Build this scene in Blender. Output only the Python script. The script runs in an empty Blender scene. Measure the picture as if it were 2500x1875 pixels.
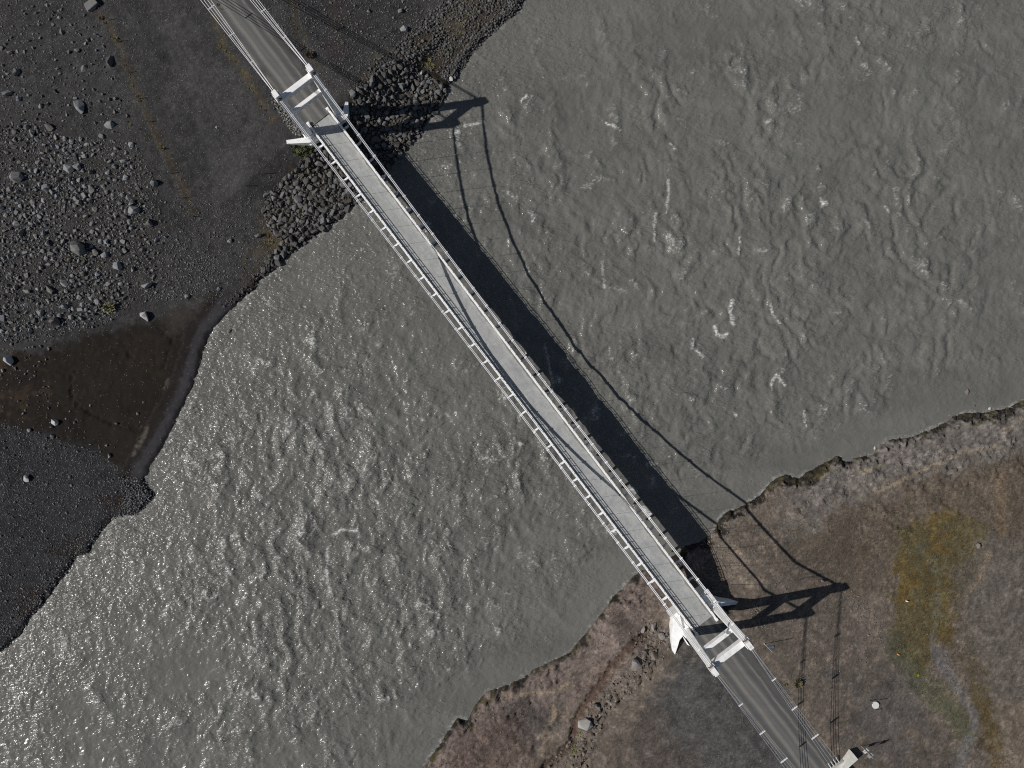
import bpy, bmesh, math, random
import numpy as np
from mathutils import Vector, Matrix

# ------------------------------------------------------------------ camera, sky, sun, exposure
SC = bpy.context.scene
COL = SC.collection
CAMZ = 121.5
F = 1733.0                     # focal length in pixels of the 2500 px wide photograph
cam_d = bpy.data.cameras.new("camera")
cam_d.sensor_width = 36.0
cam_d.sensor_fit = 'HORIZONTAL'
cam_d.lens = 36.0 * F / 2500.0
cam_d.clip_start = 1.0
cam_d.clip_end = 4000.0
cam = bpy.data.objects.new("camera", cam_d)
cam.location = (0, 0, CAMZ)
cam.rotation_euler = (0, 0, 0)
COL.objects.link(cam)
SC.camera = cam

SUN_EL = math.radians(39.4)
SUN_AZ = math.radians(8.0)      # shadows run east, turned 8 degrees to the north
world = bpy.data.worlds.new("World")
SC.world = world
world.use_nodes = True
wn = world.node_tree.nodes
wl = world.node_tree.links
bg = wn["Background"]
sky = wn.new("ShaderNodeTexSky")
sky.sky_type = 'NISHITA'
sky.sun_disc = False
sky.sun_elevation = SUN_EL
sky.sun_rotation = math.radians(262.0)
wl.new(sky.outputs[0], bg.inputs[0])
bg.inputs[1].default_value = 0.05
sun_d = bpy.data.lights.new("sun", 'SUN')
sun_d.energy = 5.0
sun_d.angle = math.radians(0.5)
sun_d.color = (1.0, 0.965, 0.915)
sun = bpy.data.objects.new("sun", sun_d)
sdir = Vector((math.cos(SUN_EL) * math.cos(SUN_AZ), math.cos(SUN_EL) * math.sin(SUN_AZ), -math.sin(SUN_EL)))
sun.rotation_euler = sdir.to_track_quat('-Z', 'Y').to_euler()
sun.location = (-60, -10, 80)
COL.objects.link(sun)
SC.view_settings.view_transform = 'Standard'
SC.view_settings.look = 'None'
SC.view_settings.gamma = 1.0
SC.view_settings.use_curve_mapping = False
SC.view_settings.exposure = -0.30

SC.cycles.use_denoising = False
SC.cycles.pixel_filter_type = 'BLACKMAN_HARRIS'
SC.cycles.filter_width = 1.15

rnd = random.Random(7)
npr = np.random.RandomState(11)

# ------------------------------------------------------------------ helpers
def px2w(px, py, z):
    """the real place (metres) of something seen at px,py of the photograph and standing at height z"""
    k = (CAMZ - z) / F
    return ((px - 1250.0) * k, (937.5 - py) * k)

def tag(o, label=None, cat=None, group=None, kind=None):
    if label: o["label"] = label
    if cat: o["category"] = cat
    if group: o["group"] = group
    if kind: o["kind"] = kind
    return o

def empty(name, loc=(0, 0, 0), rz=0.0, parent=None):
    o = bpy.data.objects.new(name, None)
    o.empty_display_size = 0.5
    o.location = loc
    o.rotation_euler = (0, 0, rz)
    o.parent = parent
    COL.objects.link(o)
    return o

def link_mesh(name, me, parent=None, loc=None):
    o = bpy.data.objects.new(name, me)
    COL.objects.link(o)
    if parent: o.parent = parent
    if loc is not None: o.location = loc
    return o

class MB:
    """collects simple shapes and links them as one mesh"""
    def __init__(self):
        self.v = []; self.f = []
    def add(self, vs, fs):
        b = len(self.v)
        self.v += [tuple(p) for p in vs]
        self.f += [tuple(b + i for i in q) for q in fs]
    def box(self, c, s, m=None):
        x, y, z = s[0] / 2, s[1] / 2, s[2] / 2
        vs = [Vector((i * x, j * y, k * z)) for k in (-1, 1) for j in (-1, 1) for i in (-1, 1)]
        if m is not None: vs = [m @ v for v in vs]
        vs = [v + Vector(c) for v in vs]
        self.add(vs, [(0, 2, 3, 1), (4, 5, 7, 6), (0, 1, 5, 4), (2, 6, 7, 3), (0, 4, 6, 2), (1, 3, 7, 5)])
    def chbox(self, c, s, b):
        """box with chamfered vertical and top edges"""
        x, y, z = s[0] / 2, s[1] / 2, s[2] / 2
        def ring(dx, dy, zz):
            return [Vector((-dx + b, -dy, zz)), Vector((dx - b, -dy, zz)), Vector((dx, -dy + b, zz)), Vector((dx, dy - b, zz)),
                    Vector((dx - b, dy, zz)), Vector((-dx + b, dy, zz)), Vector((-dx, dy - b, zz)), Vector((-dx, -dy + b, zz))]
        vs = ring(x, y, -z) + ring(x, y, z - b) + ring(x - b, y - b, z)
        vs = [v + Vector(c) for v in vs]
        fs = [tuple(range(7, -1, -1)), tuple(range(16, 24))]
        for r in (0, 8):
            for i in range(8):
                j = (i + 1) % 8
                fs.append((r + i, r + j, r + 8 + j, r + 8 + i))
        self.add(vs, fs)
    def prism(self, pts, z0, z1):
        """pts: ccw outline (x,y[,ztop]); z1 used when ztop missing"""
        n = len(pts)
        vs = [(p[0], p[1], z0) for p in pts] + [(p[0], p[1], p[2] if len(p) > 2 else z1) for p in pts]
        fs = [tuple(range(n - 1, -1, -1)), tuple(range(n, 2 * n))]
        for i in range(n):
            j = (i + 1) % n
            fs.append((i, j, n + j, n + i))
        self.add(vs, fs)
    def tube(self, pts, r, n=6, cap=True):
        pts = [Vector(p) for p in pts]
        rings = []
        for i, p in enumerate(pts):
            a = pts[max(i - 1, 0)]; b = pts[min(i + 1, len(pts) - 1)]
            t = (b - a).normalized()
            up = Vector((0, 0, 1)) if abs(t.z) < 0.95 else Vector((1, 0, 0))
            e1 = t.cross(up).normalized(); e2 = e1.cross(t).normalized()
            rr = r[i] if isinstance(r, (list, tuple)) else r
            rings.append([p + (e1 * math.cos(q) + e2 * math.sin(q)) * rr for q in [2 * math.pi * k / n for k in range(n)]])
        vs = [v for rg in rings for v in rg]
        fs = []
        for i in range(len(rings) - 1):
            for k in range(n):
                k2 = (k + 1) % n
                fs.append((i * n + k, i * n + k2, (i + 1) * n + k2, (i + 1) * n + k))
        if cap:
            fs.append(tuple(range(n - 1, -1, -1)))
            fs.append(tuple((len(rings) - 1) * n + k for k in range(n)))
        self.add(vs, fs)
    def taper(self, base_c, base_s, top_c, top_s, b=0.0):
        vs = []
        for c, s in ((base_c, base_s), (top_c, top_s)):
            x, y = s[0] / 2, s[1] / 2
            vs += [(c[0] - x + b, c[1] - y, c[2]), (c[0] + x - b, c[1] - y, c[2]), (c[0] + x, c[1] - y + b, c[2]), (c[0] + x, c[1] + y - b, c[2]),
                   (c[0] + x - b, c[1] + y, c[2]), (c[0] - x + b, c[1] + y, c[2]), (c[0] - x, c[1] + y - b, c[2]), (c[0] - x, c[1] - y + b, c[2])]
        fs = [tuple(range(7, -1, -1)), tuple(range(8, 16))]
        for i in range(8):
            j = (i + 1) % 8
            fs.append((i, j, 8 + j, 8 + i))
        self.add(vs, fs)
    def build(self, name, mat, parent=None, smooth=False):
        me = bpy.data.meshes.new(name)
        me.from_pydata(self.v, [], self.f)
        if mat: me.materials.append(mat)
        if smooth: me.polygons.foreach_set("use_smooth", [True] * len(me.polygons))
        me.update()
        return link_mesh(name, me, parent)

def np_mesh(name, verts, faces, mat, smooth=True, color=None):
    """fast mesh from numpy arrays; faces (n,3) or (n,4)"""
    me = bpy.data.meshes.new(name)
    nv, nf, k = len(verts), len(faces), faces.shape[1]
    me.vertices.add(nv)
    me.vertices.foreach_set("co", verts.astype(np.float32).ravel())
    me.loops.add(nf * k)
    me.loops.foreach_set("vertex_index", faces.astype(np.int32).ravel())
    me.polygons.add(nf)
    me.polygons.foreach_set("loop_start", np.arange(0, nf * k, k, dtype=np.int32))
    me.polygons.foreach_set("loop_total", np.full(nf, k, dtype=np.int32))
    me.polygons.foreach_set("use_smooth", np.full(nf, smooth, dtype=bool))
    me.materials.append(mat)
    if color is not None:
        for cname, arr in color.items():
            at = me.attributes.new(cname, 'FLOAT_COLOR', 'POINT')
            a4 = np.ones((nv, 4), np.float32); a4[:, :arr.shape[1]] = arr
            at.data.foreach_set("color", a4.ravel())
    me.update(calc_edges=True)
    return me

def srgb(r, g, b):
    f = lambda c: (c / 255 / 12.92) if c <= 10 else (((c / 255) + 0.055) / 1.055) ** 2.4
    return np.array([f(r), f(g), f(b)])
KAL = 0.86
def alb(r, g, b):
    """real base colour of a surface that the photograph shows, sunlit, as r,g,b"""
    return srgb(r, g, b) / KAL

def sstep(a, b, x):
    t = np.clip((x - a) / (b - a), 0, 1)
    return t * t * (3 - 2 * t)

def field(ny, nx, dx, lam, bw=0.5, ang=0.0, an=1.0, seed=0, slope=None):
    """random field, unit variance. lam: wavelength (m). slope given: power law from lam downwards"""
    rs = np.random.RandomState(seed)
    w = np.fft.rfft2(rs.standard_normal((ny, nx)).astype(np.float32))
    ky = np.fft.fftfreq(ny, dx)[:, None]; kx = np.fft.rfftfreq(nx, dx)[None, :]
    c, s = math.cos(ang), math.sin(ang)
    a = (kx * c + ky * s); b = (-kx * s + ky * c) * an
    k = np.sqrt(a * a + b * b) + 1e-9
    if slope is None:
        amp = np.exp(-0.5 * (np.log(k * lam) / bw) ** 2) / k
    else:
        amp = (k * lam + 0.35) ** (-slope)
        amp *= 1 - np.exp(-(k * lam * 3) ** 2)
    h = np.fft.irfft2(w * amp, s=(ny, nx))
    h -= h.mean(); h /= h.std()
    return h.astype(np.float32)

def seg_dist(X, Y, pts, closed=False):
    P = np.array(pts, float)
    n = len(P)
    best = np.full(X.shape, 1e9)
    for i in range(n if closed else n - 1):
        a = P[i]; b = P[(i + 1) % n]
        d = b - a; L = (d * d).sum() + 1e-9
        t = np.clip(((X - a[0]) * d[0] + (Y - a[1]) * d[1]) / L, 0, 1)
        dd = (X - a[0] - t * d[0]) ** 2 + (Y - a[1] - t * d[1]) ** 2
        best = np.minimum(best, dd)
    return np.sqrt(best)

def inside(X, Y, pts):
    P = np.array(pts, float); n = len(P)
    r = np.zeros(X.shape, bool)
    for i in range(n):
        x1, y1 = P[i]; x2, y2 = P[(i + 1) % n]
        if y1 == y2: continue
        c = ((y1 > Y) != (y2 > Y)) & (X < (x2 - x1) * (Y - y1) / (y2 - y1) + x1)
        r ^= c
    return r

def sdist(X, Y, pts):
    d = seg_dist(X, Y, pts, True)
    return np.where(inside(X, Y, pts), d, -d)

# ------------------------------------------------------------------ materials
def nodes_of(name):
    m = bpy.data.materials.new(name)
    m.use_nodes = True
    nt = m.node_tree
    return m, nt, nt.nodes, nt.links, nt.nodes["Principled BSDF"]

def mathn(nt, op, a, b=None, clamp=False):
    n = nt.nodes.new("ShaderNodeMath"); n.operation = op; n.use_clamp = clamp
    for i, v in enumerate((a, b)):
        if v is None: continue
        if hasattr(v, "default_value") or hasattr(v, "is_linked"): nt.links.new(v, n.inputs[i])
        else: n.inputs[i].default_value = v
    return n.outputs[0]

def mixc(nt, fac, a, b, mode='MIX'):
    n = nt.nodes.new("ShaderNodeMix"); n.data_type = 'RGBA'; n.blend_type = mode
    ins = [i for i in n.inputs if i.type == 'RGBA']
    if hasattr(fac, "is_linked"): nt.links.new(fac, n.inputs[0])
    else: n.inputs[0].default_value = fac
    for s, v in zip(ins, (a, b)):
        if hasattr(v, "is_linked"): nt.links.new(v, s)
        else: s.default_value = (*v, 1) if len(v) == 3 else v
    return [o for o in n.outputs if o.type == 'RGBA'][0]

def noise(nt, vec, scale, detail=3, rough=0.55, dist=0.0):
    n = nt.nodes.new("ShaderNodeTexNoise")
    n.inputs["Scale"].default_value = scale
    n.inputs["Detail"].default_value = detail
    n.inputs["Roughness"].default_value = rough
    n.inputs["Distortion"].default_value = dist
    if vec is not None: nt.links.new(vec, n.inputs["Vector"])
    return n.outputs["Fac"]

def ramp(nt, fac, stops):
    n = nt.nodes.new("ShaderNodeValToRGB")
    e = n.color_ramp.elements
    while len(e) < len(stops): e.new(0.5)
    for el, (p, c) in zip(e, stops):
        el.position = p
        el.color = (c, c, c, 1) if not hasattr(c, "__len__") else (*c, 1)
    nt.links.new(fac, n.inputs[0])
    return n.outputs[0]

def bumpn(nt, h, strength, dist):
    b = nt.nodes.new("ShaderNodeBump")
    b.inputs["Strength"].default_value = strength
    b.inputs["Distance"].default_value = dist
    nt.links.new(h, b.inputs["Height"])
    return b.outputs[0]

def objco(nt):
    return nt.nodes.new("ShaderNodeTexCoord").outputs["Object"]

def attr(nt, name):
    a = nt.nodes.new("ShaderNodeAttribute"); a.attribute_name = name
    return a

def mat_ground():
    m, nt, N, L, p = nodes_of("ground_gravel_and_rock")
    co = objco(nt)
    col = attr(nt, "Col"); par = attr(nt, "Par")
    sep = N.new("ShaderNodeSeparateColor"); L.new(par.outputs["Color"], sep.inputs[0])
    n1 = noise(nt, co, 0.9, 5, 0.6); n2 = noise(nt, co, 6.5, 5, 0.72); n3 = noise(nt, co, 0.13, 4, 0.6, 0.5)
    f = mathn(nt, 'ADD', mathn(nt, 'MULTIPLY', n1, 0.5), mathn(nt, 'MULTIPLY', n2, 1.05))
    f = mathn(nt, 'ADD', f, mathn(nt, 'MULTIPLY', n3, 0.45))        # about 1.0
    f = mathn(nt, 'POWER', f, 1.7)
    sc = N.new("ShaderNodeVectorMath"); sc.operation = 'SCALE'
    L.new(col.outputs["Color"], sc.inputs[0]); L.new(f, sc.inputs["Scale"])
    # pale and dark pebbles too small to be geometry
    vo = N.new("ShaderNodeTexVoronoi"); vo.feature = 'F1'; vo.inputs["Scale"].default_value = 5.5; L.new(co, vo.inputs["Vector"])
    vs = N.new("ShaderNodeSeparateColor"); L.new(vo.outputs["Color"], vs.inputs[0])
    peb = mathn(nt, 'MULTIPLY', mathn(nt, 'LESS_THAN', vo.outputs["Distance"], 0.36),
                mathn(nt, 'LESS_THAN', vs.outputs[0], mathn(nt, 'MULTIPLY', sep.outputs[0], 0.5)))
    pale = mixc(nt, vs.outputs[1], (0.06, 0.058, 0.055), (0.21, 0.20, 0.185))
    c = mixc(nt, peb, sc.outputs[0], pale)
    # fine dark cracks on rock
    v2 = N.new("ShaderNodeTexVoronoi"); v2.feature = 'DISTANCE_TO_EDGE'; v2.inputs["Scale"].default_value = 0.75
    wv = N.new("ShaderNodeVectorMath"); wv.operation = 'ADD'
    nz = N.new("ShaderNodeTexNoise"); nz.inputs["Scale"].default_value = 1.4; nz.inputs["Detail"].default_value = 4
    L.new(co, nz.inputs["Vector"]); L.new(co, wv.inputs[0]); L.new(nz.outputs["Color"], wv.inputs[1]); L.new(wv.outputs[0], v2.inputs["Vector"])
    gate = mathn(nt, 'GREATER_THAN', noise(nt, co, 0.33, 3), 0.5)
    crack = mathn(nt, 'MULTIPLY', mathn(nt, 'MULTIPLY', mathn(nt, 'LESS_THAN', v2.outputs["Distance"], 0.022), sep.outputs[1]), gate)
    c = mixc(nt, mathn(nt, 'MULTIPLY', crack, 0.35), c, (0.02, 0.018, 0.016))
    L.new(c, p.inputs["Base Color"])
    rg = mathn(nt, 'SUBTRACT', 0.96, mathn(nt, 'MULTIPLY', sep.outputs[2], 0.12))
    L.new(rg, p.inputs["Roughness"])
    p.inputs["Specular IOR Level"].default_value = 0.12
    h = mathn(nt, 'ADD', mathn(nt, 'MULTIPLY', n2, 1.0), mathn(nt, 'MULTIPLY', peb, 0.4))
    h = mathn(nt, 'SUBTRACT', h, crack)
    bz = mathn(nt, 'SUBTRACT', 1.0, mathn(nt, 'MULTIPLY', sep.outputs[2], 0.8))
    L.new(bumpn(nt, mathn(nt, 'MULTIPLY', h, bz), 0.8, 0.10), p.inputs["Normal"])
    return m

def mat_water():
    m, nt, N, L, p = nodes_of("silty_river_water")
    co = objco(nt)
    a = attr(nt, "Foam"); sep = N.new("ShaderNodeSeparateColor"); L.new(a.outputs["Color"], sep.inputs[0])
    mp = N.new("ShaderNodeMapping"); mp.inputs["Rotation"].default_value = (0, 0, math.radians(-66)); mp.inputs["Scale"].default_value = (0.38, 1.0, 1.0)
    L.new(co, mp.inputs["Vector"])
    n1 = noise(nt, mp.outputs[0], 0.12, 4, 0.6, 1.0)
    n2 = noise(nt, mp.outputs[0], 1.7, 2, 0.6, 0.9)
    n3 = noise(nt, mp.outputs[0], 3.6, 1, 0.5, 0.6)
    base = mixc(nt, ramp(nt, n1, [(0.35, 0.0), (0.65, 1.0)]), (0.122, 0.121, 0.111), (0.152, 0.150, 0.136))
    fo = mathn(nt, 'MULTIPLY', sep.outputs[0], ramp(nt, n3, [(0.38, 0.2), (0.56, 1.0)]), True)
    c = mixc(nt, fo, base, (0.72, 0.71, 0.68))
    L.new(c, p.inputs["Base Color"])
    L.new(mathn(nt, 'ADD', 0.20, mathn(nt, 'MULTIPLY', fo, 0.4)), p.inputs["Roughness"])
    p.inputs["IOR"].default_value = 1.33
    hh = mathn(nt, 'ADD', mathn(nt, 'MULTIPLY', n2, 1.0), mathn(nt, 'MULTIPLY', n3, 0.35))
    hh = mathn(nt, 'MULTIPLY', hh, sep.outputs[1])
    L.new(bumpn(nt, hh, 1.0, 0.34), p.inputs["Normal"])
    return m

def mat_simple(name, col, rough=0.6, var=0.25, scale=1.5, bump=0.02, metal=0.0, stain=None, stain_amt=0.0):
    m, nt, N, L, p = nodes_of(name)
    co = objco(nt)
    n1 = noise(nt, co, scale, 5, 0.65)
    lo = tuple(c * (1 - var) for c in col); hi = tuple(min(c * (1 + var * 0.5), 0.95) for c in col)
    c = mixc(nt, ramp(nt, n1, [(0.3, 0.0), (0.62, 1.0)]), lo, hi)
    if stain:
        n2 = noise(nt, co, scale * 0.7, 6, 0.75, 1.2)
        c = mixc(nt, mathn(nt, 'MULTIPLY', ramp(nt, n2, [(0.54, 0.0), (0.68, 1.0)]), stain_amt), c, stain)
    L.new(c, p.inputs["Base Color"])
    p.inputs["Roughness"].default_value = rough
    p.inputs["Metallic"].default_value = metal
    if bump:
        L.new(bumpn(nt, noise(nt, co, scale * 9, 3), 0.5, bump), p.inputs["Normal"])
    return m

def mat_rock(name, lo, hi, use_attr=False, tint=(1, 1, 1)):
    m, nt, N, L, p = nodes_of(name)
    co = objco(nt)
    if use_attr:
        r = attr(nt, "Rnd").outputs["Fac"]
    else:
        oi = N.new("ShaderNodeObjectInfo"); r = oi.outputs["Random"]
    geo = N.new("ShaderNodeNewGeometry")
    n1 = noise(nt, geo.outputs["Position"], 3.0, 5, 0.7)
    f = mathn(nt, 'ADD', mathn(nt, 'MULTIPLY', r, 0.7), mathn(nt, 'MULTIPLY', mathn(nt, 'SUBTRACT', n1, 0.35), 0.9), True)
    c = mixc(nt, f, tuple(lo * t for t in tint), tuple(hi * t for t in tint))
    warm = mixc(nt, r, (1.06, 1.0, 0.92), (0.97, 1.0, 1.04))
    c = mixc(nt, 1.0, c, warm, 'MULTIPLY')
    L.new(c, p.inputs["Base Color"])
    p.inputs["Roughness"].default_value = 0.92
    p.inputs["Specular IOR Level"].default_value = 0.25
    L.new(bumpn(nt, noise(nt, geo.outputs["Position"], 9.0, 4, 0.7), 0.6, 0.06), p.inputs["Normal"])
    return m

M_GROUND = mat_ground()
M_WATER = mat_water()
M_WHITE = mat_simple("white_painted_concrete", (0.82, 0.82, 0.81), 0.6, 0.10, 0.9, 0.008, stain=(0.40, 0.34, 0.27), stain_amt=0.75)
M_STEEL = mat_simple("white_painted_steel", (0.78, 0.78, 0.80), 0.45, 0.12, 2.0, 0.0, stain=(0.35, 0.22, 0.14), stain_amt=0.4)
M_CABLE = mat_simple("pale_cable_wire", (0.70, 0.70, 0.72), 0.5, 0.18, 1.2, 0.0, stain=(0.30, 0.2, 0.14), stain_amt=0.5)
M_GALV = mat_simple("galvanised_strand", (0.42, 0.45, 0.48), 0.4, 0.15, 1.0, 0.0)
M_CONC = mat_simple("weathered_concrete", (0.50, 0.49, 0.455), 0.85, 0.25, 1.3, 0.02, stain=(0.2, 0.17, 0.13), stain_amt=0.6)
M_DARKST = mat_simple("dark_steel", (0.12, 0.12, 0.13), 0.6, 0.2, 2.0, 0.0)
M_ROCK = mat_rock("grey_basalt", 0.08, 0.27)
M_ROCKS = mat_rock("grey_basalt_small", 0.065, 0.26, True)
M_RIP = mat_rock("riprap_stone", 0.04, 0.19, False, (1.0, 0.98, 0.95))
M_RIPS = mat_rock("riprap_stone_small", 0.035, 0.17, True, (1.0, 0.98, 0.95))
M_LICH = mat_rock("lichened_stone", 0.14, 0.32, True, (1.03, 1.0, 0.94))
M_PALE = mat_rock("pale_stone", 0.30, 0.48)
M_BROWNROCK = mat_rock("brown_stone", 0.12, 0.24, False, (1.1, 0.98, 0.9))
M_BROWNS = mat_rock("brown_stone_small", 0.09, 0.24, True, (1.08, 0.98, 0.9))

# ------------------------------------------------------------------ bridge frame
ZA, ZB = 4.70, 6.75          # deck height above the water at the upper and the lower tower
P0 = np.array(px2w(791.5, 304, ZA)); P1 = np.array(px2w(1709.5, 1510, ZB))
LSP = float(np.hypot(*(P1 - P0)))
U = (P1 - P0) / LSP
NV = np.array([-U[1], U[0]])
ANG = math.atan2(U[1], U[0])
def to_sv(x, y):
    return (x - P0[0]) * U[0] + (y - P0[1]) * U[1], (x - P0[0]) * NV[0] + (y - P0[1]) * NV[1]
def from_sv(s, v):
    return P0[0] + U[0] * s + NV[0] * v, P0[1] + U[1] * s + NV[1] * v

# ------------------------------------------------------------------ shorelines (traced at water level, turned into metres)
SHORE_L = [(2600, -1500), (1600, -420), (1400, -160), (1282, 0), (1263, 35), (1236, 52), (1201, 84), (1174, 111), (1150, 136), (1131, 168), (1114, 193), (1095, 214),
           (1090, 239), (1076, 263), (1046, 296), (1025, 336), (1000, 358), (976, 385), (950, 412), (925, 450), (884, 488), (841, 524), (812, 550),
           (775, 575), (747, 593), (700, 630), (667, 664), (640, 680), (626, 706), (600, 727), (585, 741), (551, 773), (525, 804), (508, 833), (500, 860), (494, 883), (475, 940),
           (452, 991), (424, 1045), (402, 1092), (377, 1130), (358, 1168), (361, 1187), (380, 1203), (383, 1209), (358, 1239), (335, 1258),
           (304, 1261), (278, 1267), (253, 1296), (231, 1327), (222, 1353), (190, 1359), (177, 1384), (158, 1409), (133, 1441),
           (108, 1476), (79, 1508), (57, 1546), (25, 1577), (0, 1596), (-120, 1700), (-700, 2300), (-1600, 3600)]
SHORE_R = [(4600, -300), (3200, 620), (2700, 870), (2560, 948), (2500, 976), (2464, 992), (2415, 1006), (2358, 1008), (2320, 1017), (2312, 1030), (2274, 1046), (2236, 1063),
           (2200, 1068), (2160, 1076), (2139, 1092), (2133, 1106), (2095, 1116), (2060, 1127), (2044, 1112), (2019, 1127), (1968, 1152), (1949, 1168),
           (1916, 1158), (1890, 1170), (1853, 1209), (1808, 1238), (1776, 1249), (1758, 1264), (1747, 1289), (1731, 1309), (1711, 1322),
           (1671, 1334), (1653, 1352), (1610, 1375), (1570, 1392), (1544, 1406), (1519, 1435), (1494, 1460), (1475, 1489), (1453, 1517),
           (1434, 1542), (1411, 1568), (1396, 1590), (1373, 1603), (1342, 1616), (1301, 1634), (1266, 1659), (1228, 1675),
           (1190, 1688), (1168, 1710), (1152, 1735), (1139, 1758), (1117, 1752), (1098, 1777), (1076, 1811), (1054, 1843),
           (1032, 1873), (960, 1990), (500, 2800), (0, 4000)]
SL = [px2w(x, y, 0) for x, y in SHORE_L]; SR = [px2w(x, y, 0) for x, y in SHORE_R]
RIV = SL + SR[::-1]

# ------------------------------------------------------------------ terrain grid
DX = 0.25
X0, X1, Y0, Y1 = -94.0, 94.0, -72.0, 72.0
fx = np.arange(X0, X1 + DX / 2, DX); fy = np.arange(Y0, Y1 + DX / 2, DX)
ext = np.cumsum(np.array([0.5, 1, 2, 3, 5, 8, 12, 18, 26, 40, 60, 90, 140, 220, 400, 700]))
NE = len(ext)
gx = np.concatenate([X0 - ext[::-1], fx, X1 + ext]); gy = np.concatenate([Y0 - ext[::-1], fy, Y1 + ext])
GX, GY = np.meshgrid(gx, gy)
NYF, NXF = len(fy), len(fx)
def fpad(a): return np.pad(a, NE, mode='reflect')
def gf(lam, seed, **k): return fpad(field(NYF, NXF, DX, lam, seed=seed, **k))
nA = gf(30, 1, slope=1.6); nB = gf(7, 2, slope=1.5); nC = gf(1.6, 3, slope=1.3); nD = gf(0.6, 4, bw=0.35)
nE_ = gf(12, 5, slope=1.4); nF = gf(4, 6, slope=1.3); nS = gf(3.0, 8, slope=1.3, ang=math.radians(35), an=0.25)
nR = 1 - np.abs(gf(5.0, 7, bw=0.6)) * 1.2
nR2 = 1 - np.abs(gf(2.0, 9, bw=0.5, ang=math.radians(35), an=0.5)) * 1.2

dL = seg_dist(GX, GY, SL); dR = seg_dist(GX, GY, SR)
riv = inside(GX, GY, RIV)
left = dL < dR
# which bank: west of the river axis
land = ~riv
S_, V_ = to_sv(GX, GY)
isL = land & (S_ < 50)
isR = land & (S_ >= 50)
H = np.where(riv, -0.35 * np.minimum(dL, dR) - 0.15, 0.0)
# left bank: gravel beach, plain, embankment round the bridge head
def rect_d(s, v, s0, s1, vh):
    ds = np.maximum(np.maximum(s0 - s, s - s1), 0); dv = np.maximum(np.abs(v) - vh, 0)
    return np.hypot(ds, dv)
dl = dL + nC * 0.12
hl = (0.55 - 0.25 * sstep(690, 740, 937.5 - GY * F / CAMZ) * sstep(1190, 1160, 937.5 - GY * F / CAMZ)) * sstep(0, 1.1, dl) + 0.05 * np.minimum(dl, 50) + 0.9 * sstep(8, 30, dl)
hl += 0.03 * nB * sstep(3, 12, dl) + 0.008 * nC * sstep(0.5, 3, dl) + 0.006 * nD
dsE = np.maximum(S_ + 1.2, 0); dvE = np.maximum(np.abs(V_) - 7.0, 0)
emb = ZA - 0.10 - dsE * 0.62 - dvE * 0.20
roadm = sstep(5.5, 3.2, np.abs(V_)) * ((S_ < 2) | (S_ > LSP - 2))
hl = np.maximum(hl, np.minimum(emb, ZA - 0.1 + 0.01 * nC))
slopecap = 0.25 + dl * 0.62
hl = np.minimum(hl, np.maximum(slopecap, 0.2))
# right bank: low ledges of rock, then a plateau
dr = dR + 0.20 * nF
hr = 0.5 * sstep(0, 0.5, dr) + 0.45 * sstep(0.9, 1.5, dr + 0.3 * nC) + 0.35 * sstep(4.0, 5.5, dr + 1.3 * nE_) + 0.3 * sstep(8, 11.0, dr + 1.8 * nE_) + 0.13 * np.minimum(dr, 22)
rocky = sstep(16, 5, dr + 2.5 * nB)
hr += rocky * (0.05 * nR + 0.02 * nR2 + 0.05 * nS) + 0.05 * nB + 0.018 * nC + 0.008 * nD
av_ = np.abs(V_)
fr_ = np.maximum(LSP + 2.0 + 1.0 * sstep(3.8, 4.2, av_) - S_, 0)
embr = ZB - 0.12 - fr_ * 0.36 - 1.30 * np.minimum(fr_, 1.6) * sstep(13, 7.5, av_) - np.maximum(av_ - 5.5, 0) * 0.15
hr = np.maximum(hr, np.minimum(embr, ZB - 0.12 + 0.01 * nC))
hr = np.minimum(hr, 0.3 + dr * 1.5)
H = np.where(isL, hl, H); H = np.where(isR, np.maximum(hr, 0.02), H)
flat = sstep(5.0, 4.0, np.abs(V_)) * np.where(S_ < 50, sstep(-1.5, -3.0, S_), sstep(LSP + 1.5, LSP + 3.0, S_)) * land
H = H * (1 - flat) + np.where(S_ < 50, ZA - 0.08, ZB - 0.1) * flat

def px_of(x, y, z):
    return 1250 + x * F / (CAMZ - z), 937.5 - y * F / (CAMZ - z)
def hgt(x, y):
    i = (np.asarray(x) - X0) / DX; j = (np.asarray(y) - Y0) / DX
    i = np.clip(i, 0, NXF - 2); j = np.clip(j, 0, NYF - 2)
    i0 = i.astype(int); j0 = j.astype(int); a = i - i0; b = j - j0
    A = H[NE:NE + NYF, NE:NE + NXF]
    return (A[j0, i0] * (1 - a) * (1 - b) + A[j0, i0 + 1] * a * (1 - b) + A[j0 + 1, i0] * (1 - a) * b + A[j0 + 1, i0 + 1] * a * b)
def on_ground(px, py):
    z = 2.0
    for _ in range(6):
        x, y = px2w(px, py, z); z = max(float(hgt(x, y)), 0.0)
    return x, y, z

# gullies and the tilted ledge features of the right bank
PXG, PYG = px_of(GX, GY, np.clip(H, 0, 8))
def poly_w(pts, width, soft, wob=0.0, nz=None):
    d = seg_dist(PXG, PYG, pts)
    if nz is not None: d = d + wob * nz
    return sstep(width + soft, width - soft, d)
gul = poly_w([(1578, 1548), (1530, 1590), (1490, 1640), (1440, 1710), (1408, 1762), (1395, 1820), (1330, 1875)], 9, 7, 3, nC)
H -= 0.55 * gul * isR
led = poly_w([(1640, 1530), (1590, 1590), (1570, 1650), (1500, 1700), (1470, 1730), (1440, 1790), (1420, 1875)], 16, 12, 7, nC)
H += 0.35 * led * isR * nR2
lw = poly_w([(180, 905), (172, 960), (195, 995), (240, 1020), (290, 1040), (350, 1050)], 2.5, 3, 2.5, nC) + poly_w([(385, 800), (420, 830), (400, 900), (330, 880), (310, 860)], 2, 3, 2.5, nC)
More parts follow.
